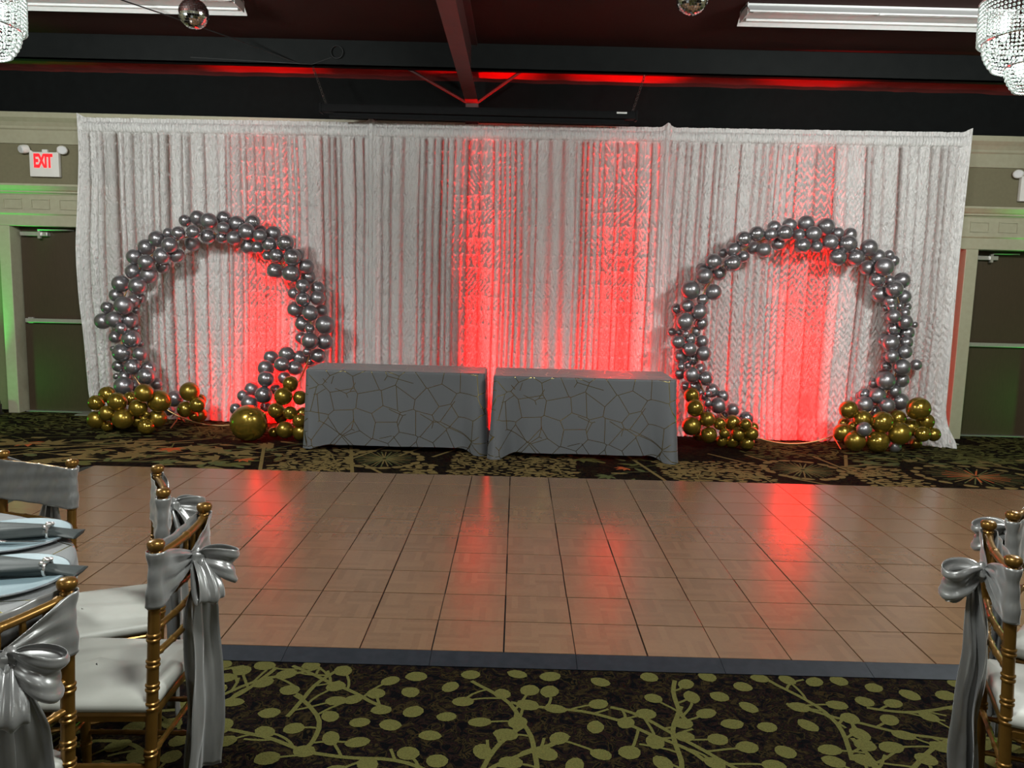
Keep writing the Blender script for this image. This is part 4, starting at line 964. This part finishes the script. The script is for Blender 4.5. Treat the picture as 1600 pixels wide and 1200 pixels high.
def make_sash():
    """satin sash tied round the chair back: band, knot, two loops and two tails; same local axes as the chair"""
    root = empty('chair_sash')
    hw = .168; ro = .0205
    # path round the back, starting at the knot, running behind the left post, across the front, round the right post and back
    path = []
    kx, ky = 0.0, -.030
    nseg = 26
    for i in range(nseg): t_ = i/nseg; path.append((kx-(hw)*t_, ky+(-ro-ky)*t_*t_, 1-t_))
    for i in range(10): a = -PI/2-PI*i/10; path.append((-hw+ro*math.cos(a), ro*math.sin(a), 0))
    for i in range(30): t_ = i/30; path.append((-hw+2*hw*t_, ro+.0015*math.sin(9*t_)-.006*math.sin(PI*t_), 0))
    for i in range(10): a = PI/2-PI*i/10; path.append((hw+ro*math.cos(a), ro*math.sin(a), 0))
    for i in range(nseg+1): t_ = 1-i/nseg; path.append((kx+hw*t_, ky+(-ro-ky)*t_*t_, 1-t_))
    nu = len(path); nv = 22; V = np.zeros((nu, nv, 3))
    rs = np.random.RandomState(8)
    for i, (x, y, g) in enumerate(path):
        g2 = g**1.4
        zt = .884+(.826-.884)*g2; zb_ = .738+(.792-.738)*g2
        nx_, ny_ = path[min(i+1, nu-1)][0]-path[max(i-1, 0)][0], path[min(i+1, nu-1)][1]-path[max(i-1, 0)][1]
        L = math.hypot(nx_, ny_) or 1; ox, oy = -ny_/L, nx_/L
        sgn = 1
        for k in range(nv):
            v = k/(nv-1); z = zb_+(zt-zb_)*v
            wr = .004*math.sin(v*19+x*18)*(.25+g)+.0022*math.sin(v*43+x*40)*g+.0022*math.sin(x*70+v*7)*(1-g)
            belly = -.004*math.sin(PI*v)*(1-g)
            cx, cy = (-hw, 0) if x < -hw else (hw, 0) if x > hw else (x, 0)
            dx, dy = x-cx, y-cy; Ld = math.hypot(dx, dy) or 1
            V[i, k] = (x+dx/Ld*wr, y+dy/Ld*(wr+belly)+lean_y(z), z)
    o = mesh_obj('band', V.reshape(-1, 3), grid_faces(nu, nv), M_sash, root)
    md = o.modifiers.new('thickness', 'SOLIDIFY'); md.thickness = .0016
    # knot
    mb = MB(); bm = bmesh.new(); bmesh.ops.create_uvsphere(bm, u_segments=20, v_segments=14, radius=1)
    for v in bm.verts:
        p = v.co.copy(); w = 1+.10*math.sin(7*p.z+3*p.x)+.06*math.sin(13*p.x+2)
        v.co = Vector((p.x*.021*w, p.y*.019*w-.044+lean_y(.8), p.z*.027*w+.806))
    mb.bm(bm); mb.build('knot', M_sash, root)
    K = Vector((0, -.048+lean_y(.8), .806))
    def strip(P, Wd, name, nv=14, ruff=.006, seed=0, fold=.0):
        """P: centre line; Wd: (half width, direction) per point"""
        nu = len(P); V = np.zeros((nu, nv, 3)); rs = np.random.RandomState(seed); ph = rs.rand(6)*6
        for i in range(nu):
            c = Vector(P[i]); hwid, d = Wd[i]; d = Vector(d).normalized()
            tg = (Vector(P[min(i+1, nu-1)])-Vector(P[max(i-1, 0)])).normalized(); nn = tg.cross(d).normalized()
            t_ = i/(nu-1)
            for k in range(nv):
                v = k/(nv-1)*2-1
                w = ruff*math.sin(v*4.2+ph[0]+2.2*t_)+ruff*.45*math.sin(v*9+ph[1]-3*t_)+fold*math.cos(v*PI*1.5+ph[2])+ruff*.35*math.sin(t_*17+v*2+ph[3])
                V[i, k] = c+d*hwid*v+nn*w
        o = mesh_obj(name, V.reshape(-1, 3), grid_faces(nu, nv), M_sash, root)
        md = o.modifiers.new('thickness', 'SOLIDIFY'); md.thickness = .0014
        return o
    def loop(dirv, L, H, half, seed, axis):
        dirv = Vector(dirv).normalized(); ax = Vector(axis); ax = (ax-dirv*ax.dot(dirv)).normalized(); n2 = dirv.cross(ax).normalized()
        P = []; Wd = []; n = 40
        for i in range(n+1):
            a = 2*PI*i/n; u = (1-math.cos(a))/2; q = K+dirv*L*u+n2*H*math.sin(a)*(.35+.65*u)
            q.z -= .25*L*u*u
            P.append(q); Wd.append((half*(.22+.78*math.sin(PI*i/n)**.7), ax))
        strip(P, Wd, 'loop', 16, .006, seed)
    loop((.45, -1.0, -.12), .098, .046, .046, 3, (0, .25, 1))
    loop((-.55, -.55, -.85), .105, .026, .040, 5, (-.8, .6, .1))
    def tail(x1, y1, zend, half, seed, dx):
        P = []; Wd = []; n = 46
        for i in range(n+1):
            t_ = i/n
            P.append((K.x+x1*t_**.5+.006*math.sin(t_*7+seed), K.y-.012+y1*(t_**.6)+.006*math.sin(t_*9+seed), K.z-(K.z-zend)*t_))
            hwid = .012+(half-.012)*smooth01(np.array(t_/.28))*(1+.10*t_)
            Wd.append((float(hwid), (math.cos(dx), math.sin(dx), .0)))
        strip(P, Wd, 'tail', 16, .008, seed, .006)
    tail(.030, .020, .165, .050, 11, -.75)
    tail(-.018, .030, .10, .052, 12, .35)
    return root
ch0 = make_chair(); sa0 = make_sash()
CG = 'gold ballroom chairs round the left table'; SG = 'grey satin chair sashes'
def place(cx, cy, nx, ny, lab, slab, cat_group, first=False, dr=0):
    rz = math.atan2(-nx, ny)
    a = ch0 if first else copy_tree(ch0); s = sa0 if first else copy_tree(sa0)
    for o in (a, s): o.location = (cx, cy, 0); o.rotation_euler = (0, 0, rz)
    tag(a, lab, 'chair', cat_group); tag(s, slab, 'chair sash', SG)
place(-.895, 2.085, -1, -.03, 'gold ladder-back chair whose whole pale seat shows, right of the round table', 'grey sash with big bow and long tail, on the chair with the fully visible seat', CG, True)
place(-1.160, 2.545, -.89, -.456, 'gold ladder-back chair seen edge-on, behind the chair with the fully visible seat', 'grey sash on the edge-on gold chair, half hidden behind the nearer sash and bow', CG)
place(-1.7245, 2.8045, -.33, -.94, 'gold chair facing the camera across the round table, at the left picture edge', 'grey sash stretched flat across the chair that faces us beyond the round table', CG)
place(-1.026, 1.497, -.93, .36, 'nearest gold chair in the bottom left corner, seen from behind', 'grey sash with drooping bow on the nearest chair in the bottom left corner', CG)
place(1.3515, 2.1265, .93, -.36, 'gold chair nearest the camera at the right picture edge', 'grey sash with a bow pointing at the dance floor, on the nearer right-hand chair', 'gold ballroom chairs at the right edge')
place(1.668, 2.514, .72, -.69, 'gold chair cut by the right picture edge, behind the nearer right-hand chair', 'grey sash on the farther right-hand chair, cut by the picture edge', 'gold ballroom chairs at the right edge')

# ================================================================== round table and its settings
TCX, TCY, TR, TH = -1.945, 1.87, .765, .758
SEATS = [(-.895, 2.085, -1, -.03), (-1.160, 2.545, -.89, -.456), (-1.7245, 2.8045, -.33, -.94), (-1.026, 1.497, -.93, .36)]
def seat_limit0(a):
    r = .40
    while r < .95:
        x, y = TCX+r*math.cos(a), TCY+r*math.sin(a)
        for (cx, cy, nx, ny) in SEATS:
            L = math.hypot(nx, ny); fx, fy = nx/L, ny/L; u = (x-cx)*fx+(y-cy)*fy; v = -(x-cx)*fy+(y-cy)*fx
            if -.05 < u < .45 and abs(v) < .225: return r
        r += .005
    return .95
def round_cloth():
    n = 260; nv = 46
    prof = [(.0, TH), (.25, TH), (.5, TH), (.68, TH), (.74, TH), (TR-.012, TH-.0005), (TR-.004, TH-.003), (TR, TH-.010)]
    zs = np.linspace(TH-.02, .012, nv-len(prof)); V = []; UV = []
    lim = np.array([seat_limit0(2*PI*i/n) for i in range(n)])
    for _ in range(3): lim = np.minimum(lim, (np.roll(lim, 1)+np.roll(lim, -1)+np.roll(lim, 2)+np.roll(lim, -2))/4)
    for i in range(n):
        a = 2*PI*i/n; ca, sa = math.cos(a), math.sin(a)
        for k in range(nv):
            if k < len(prof): r, z = prof[k]; r = max(r, .002); d_ = r
            else:
                z = zs[k-len(prof)]; t_ = (TH-z)/TH
                r = TR+.012*t_+t_**1.2*(.038*math.sin(11*a+.6)+.018*math.sin(19*a+2)+.010*math.sin(31*a))+.045*t_
                w_ = float(smooth01(np.array((.70-z)/.18))); r = r*(1-w_)+min(r, lim[i])*w_
                d_ = TR+TH-z
            V.append((r*ca, r*sa, z)); UV.append((d_*ca*1.0+5, d_*sa*1.0+5))
    return mesh_obj('tablecloth', np.array(V), grid_faces(n, nv, True)[:, ::-1], M_linenr, None, True, uv=UV)
rc = round_cloth(); rc.location = (TCX, TCY, 0)
tag(rc, 'grey tablecloth with gold lines over the round table at the left picture edge', 'tablecloth')
def charger(x, y, r, label):
    root = empty('charger_plate', (x, y, TH)); tag(root, label, 'charger plate', 'pale blue charger plates')
    MB().lathe([(r*.62, .0012), (r*.66, .003), (r*.985, .0125), (r, .0150), (r*.985, .0168), (r*.70, .008), (r*.62, .0062), (.004, .0060)], 64).build('plate', M_plate, root)
    rim = MB(); rim.tube([(r*.998*math.cos(a), r*.998*math.sin(a), .0138) for a in np.linspace(0, 2*PI, 73)[:-1]], .0030, 6, closed=True); rim.build('dark_rim', M_plateb, root)
charger(-1.530, 2.335, .165, 'pale blue charger plate on the round table, the farther one')
charger(-1.352, 2.010, .165, 'pale blue charger plate on the round table, the nearer one')
def napkin(x, y, ang, label, L=.33, seed=0, knife=True):
    root = empty('folded_napkin', (x, y, TH+.007)); root.rotation_euler = (0, 0, ang); tag(root, label, 'napkin', 'folded slate napkins')
    # rolled cloth, pinched by a jewelled ring near one end
    def roll(x0, x1, w0, w1, h0, h1, name, ph):
        nu, nv = 34, 26; V = []
        for i in range(nu):
            t_ = i/(nu-1); xx = x0+(x1-x0)*t_; w = w0+(w1-w0)*t_; h = h0+(h1-h0)*t_
            for k in range(nv):
                a = 2*PI*k/nv; f_ = 1+.09*math.sin(5*a+ph+3*t_)+.05*math.sin(9*a+2*ph)
                V.append((xx, w*math.cos(a)*f_, max(.0008, h*(1+math.sin(a)*f_)*.5)))
        Fc = list(map(tuple, grid_faces(nu, nv)))
        Fc = [(i*nv+k, i*nv+(k+1) % nv, (i+1)*nv+(k+1) % nv, (i+1)*nv+k) for i in range(nu-1) for k in range(nv)]
        Fc += [tuple(range(nv-1, -1, -1)), tuple((nu-1)*nv+k for k in range(nv))]
        return mesh_obj(name, V, Fc, M_napkin, root)
    roll(-L*.98, .0, .100, .028, .046, .036, 'body', seed)
    roll(.0, L*.26, .020, .044, .030, .012, 'end_flare', seed+2)
    MB().tube([(.0, .024*math.cos(a), .017+.020*math.sin(a)) for a in np.linspace(0, 2*PI, 25)[:-1]], .0048, 8, closed=True).ball((.0, -.006, .040), .010, 8, 5).ball((.006, .008, .039), .0065, 8, 5).ball((-.006, -.018, .036), .0065, 8, 5).build('jewelled_ring', M_crystalring, root)
napkin(-1.415, 2.345, R_(8), 'slate satin napkin in a jewelled ring on the farther charger plate', seed=1)
napkin(-1.245, 2.045, R_(4), 'slate satin napkin in a silver ring on the nearer charger plate', seed=4)
def knife(x, y, ang, label, z=.010):
    root = empty('table_knife', (x, y, TH+z)); root.rotation_euler = (0, 0, ang); tag(root, label, 'knife', 'table knives on the chargers')
    MB().lathe([(.002, -.11), (.0065, -.105), (.007, -.06), (.0045, .0), (.004, .005)], 10, axis='x').build('handle', M_steel, root)
    V = [(.0, -.006, -.0008), (.08, -.009, -.0008), (.115, -.004, -.0008), (.12, .005, -.0008), (.0, .006, -.0008)]
    mesh_obj('blade', V+[(x, y, .0008) for x, y, z in V], [(4, 3, 2, 1, 0), (5, 6, 7, 8, 9)]+[(i, (i+1) % 5, 5+(i+1) % 5, 5+i) for i in range(5)], M_steel, root, False)
knife(-1.50, 2.262, R_(6), 'silver table knife beside the napkin on the farther charger plate', .017)
knife(-1.45, 1.935, R_(4), 'silver table knife beside the napkin on the nearer charger plate', .017)
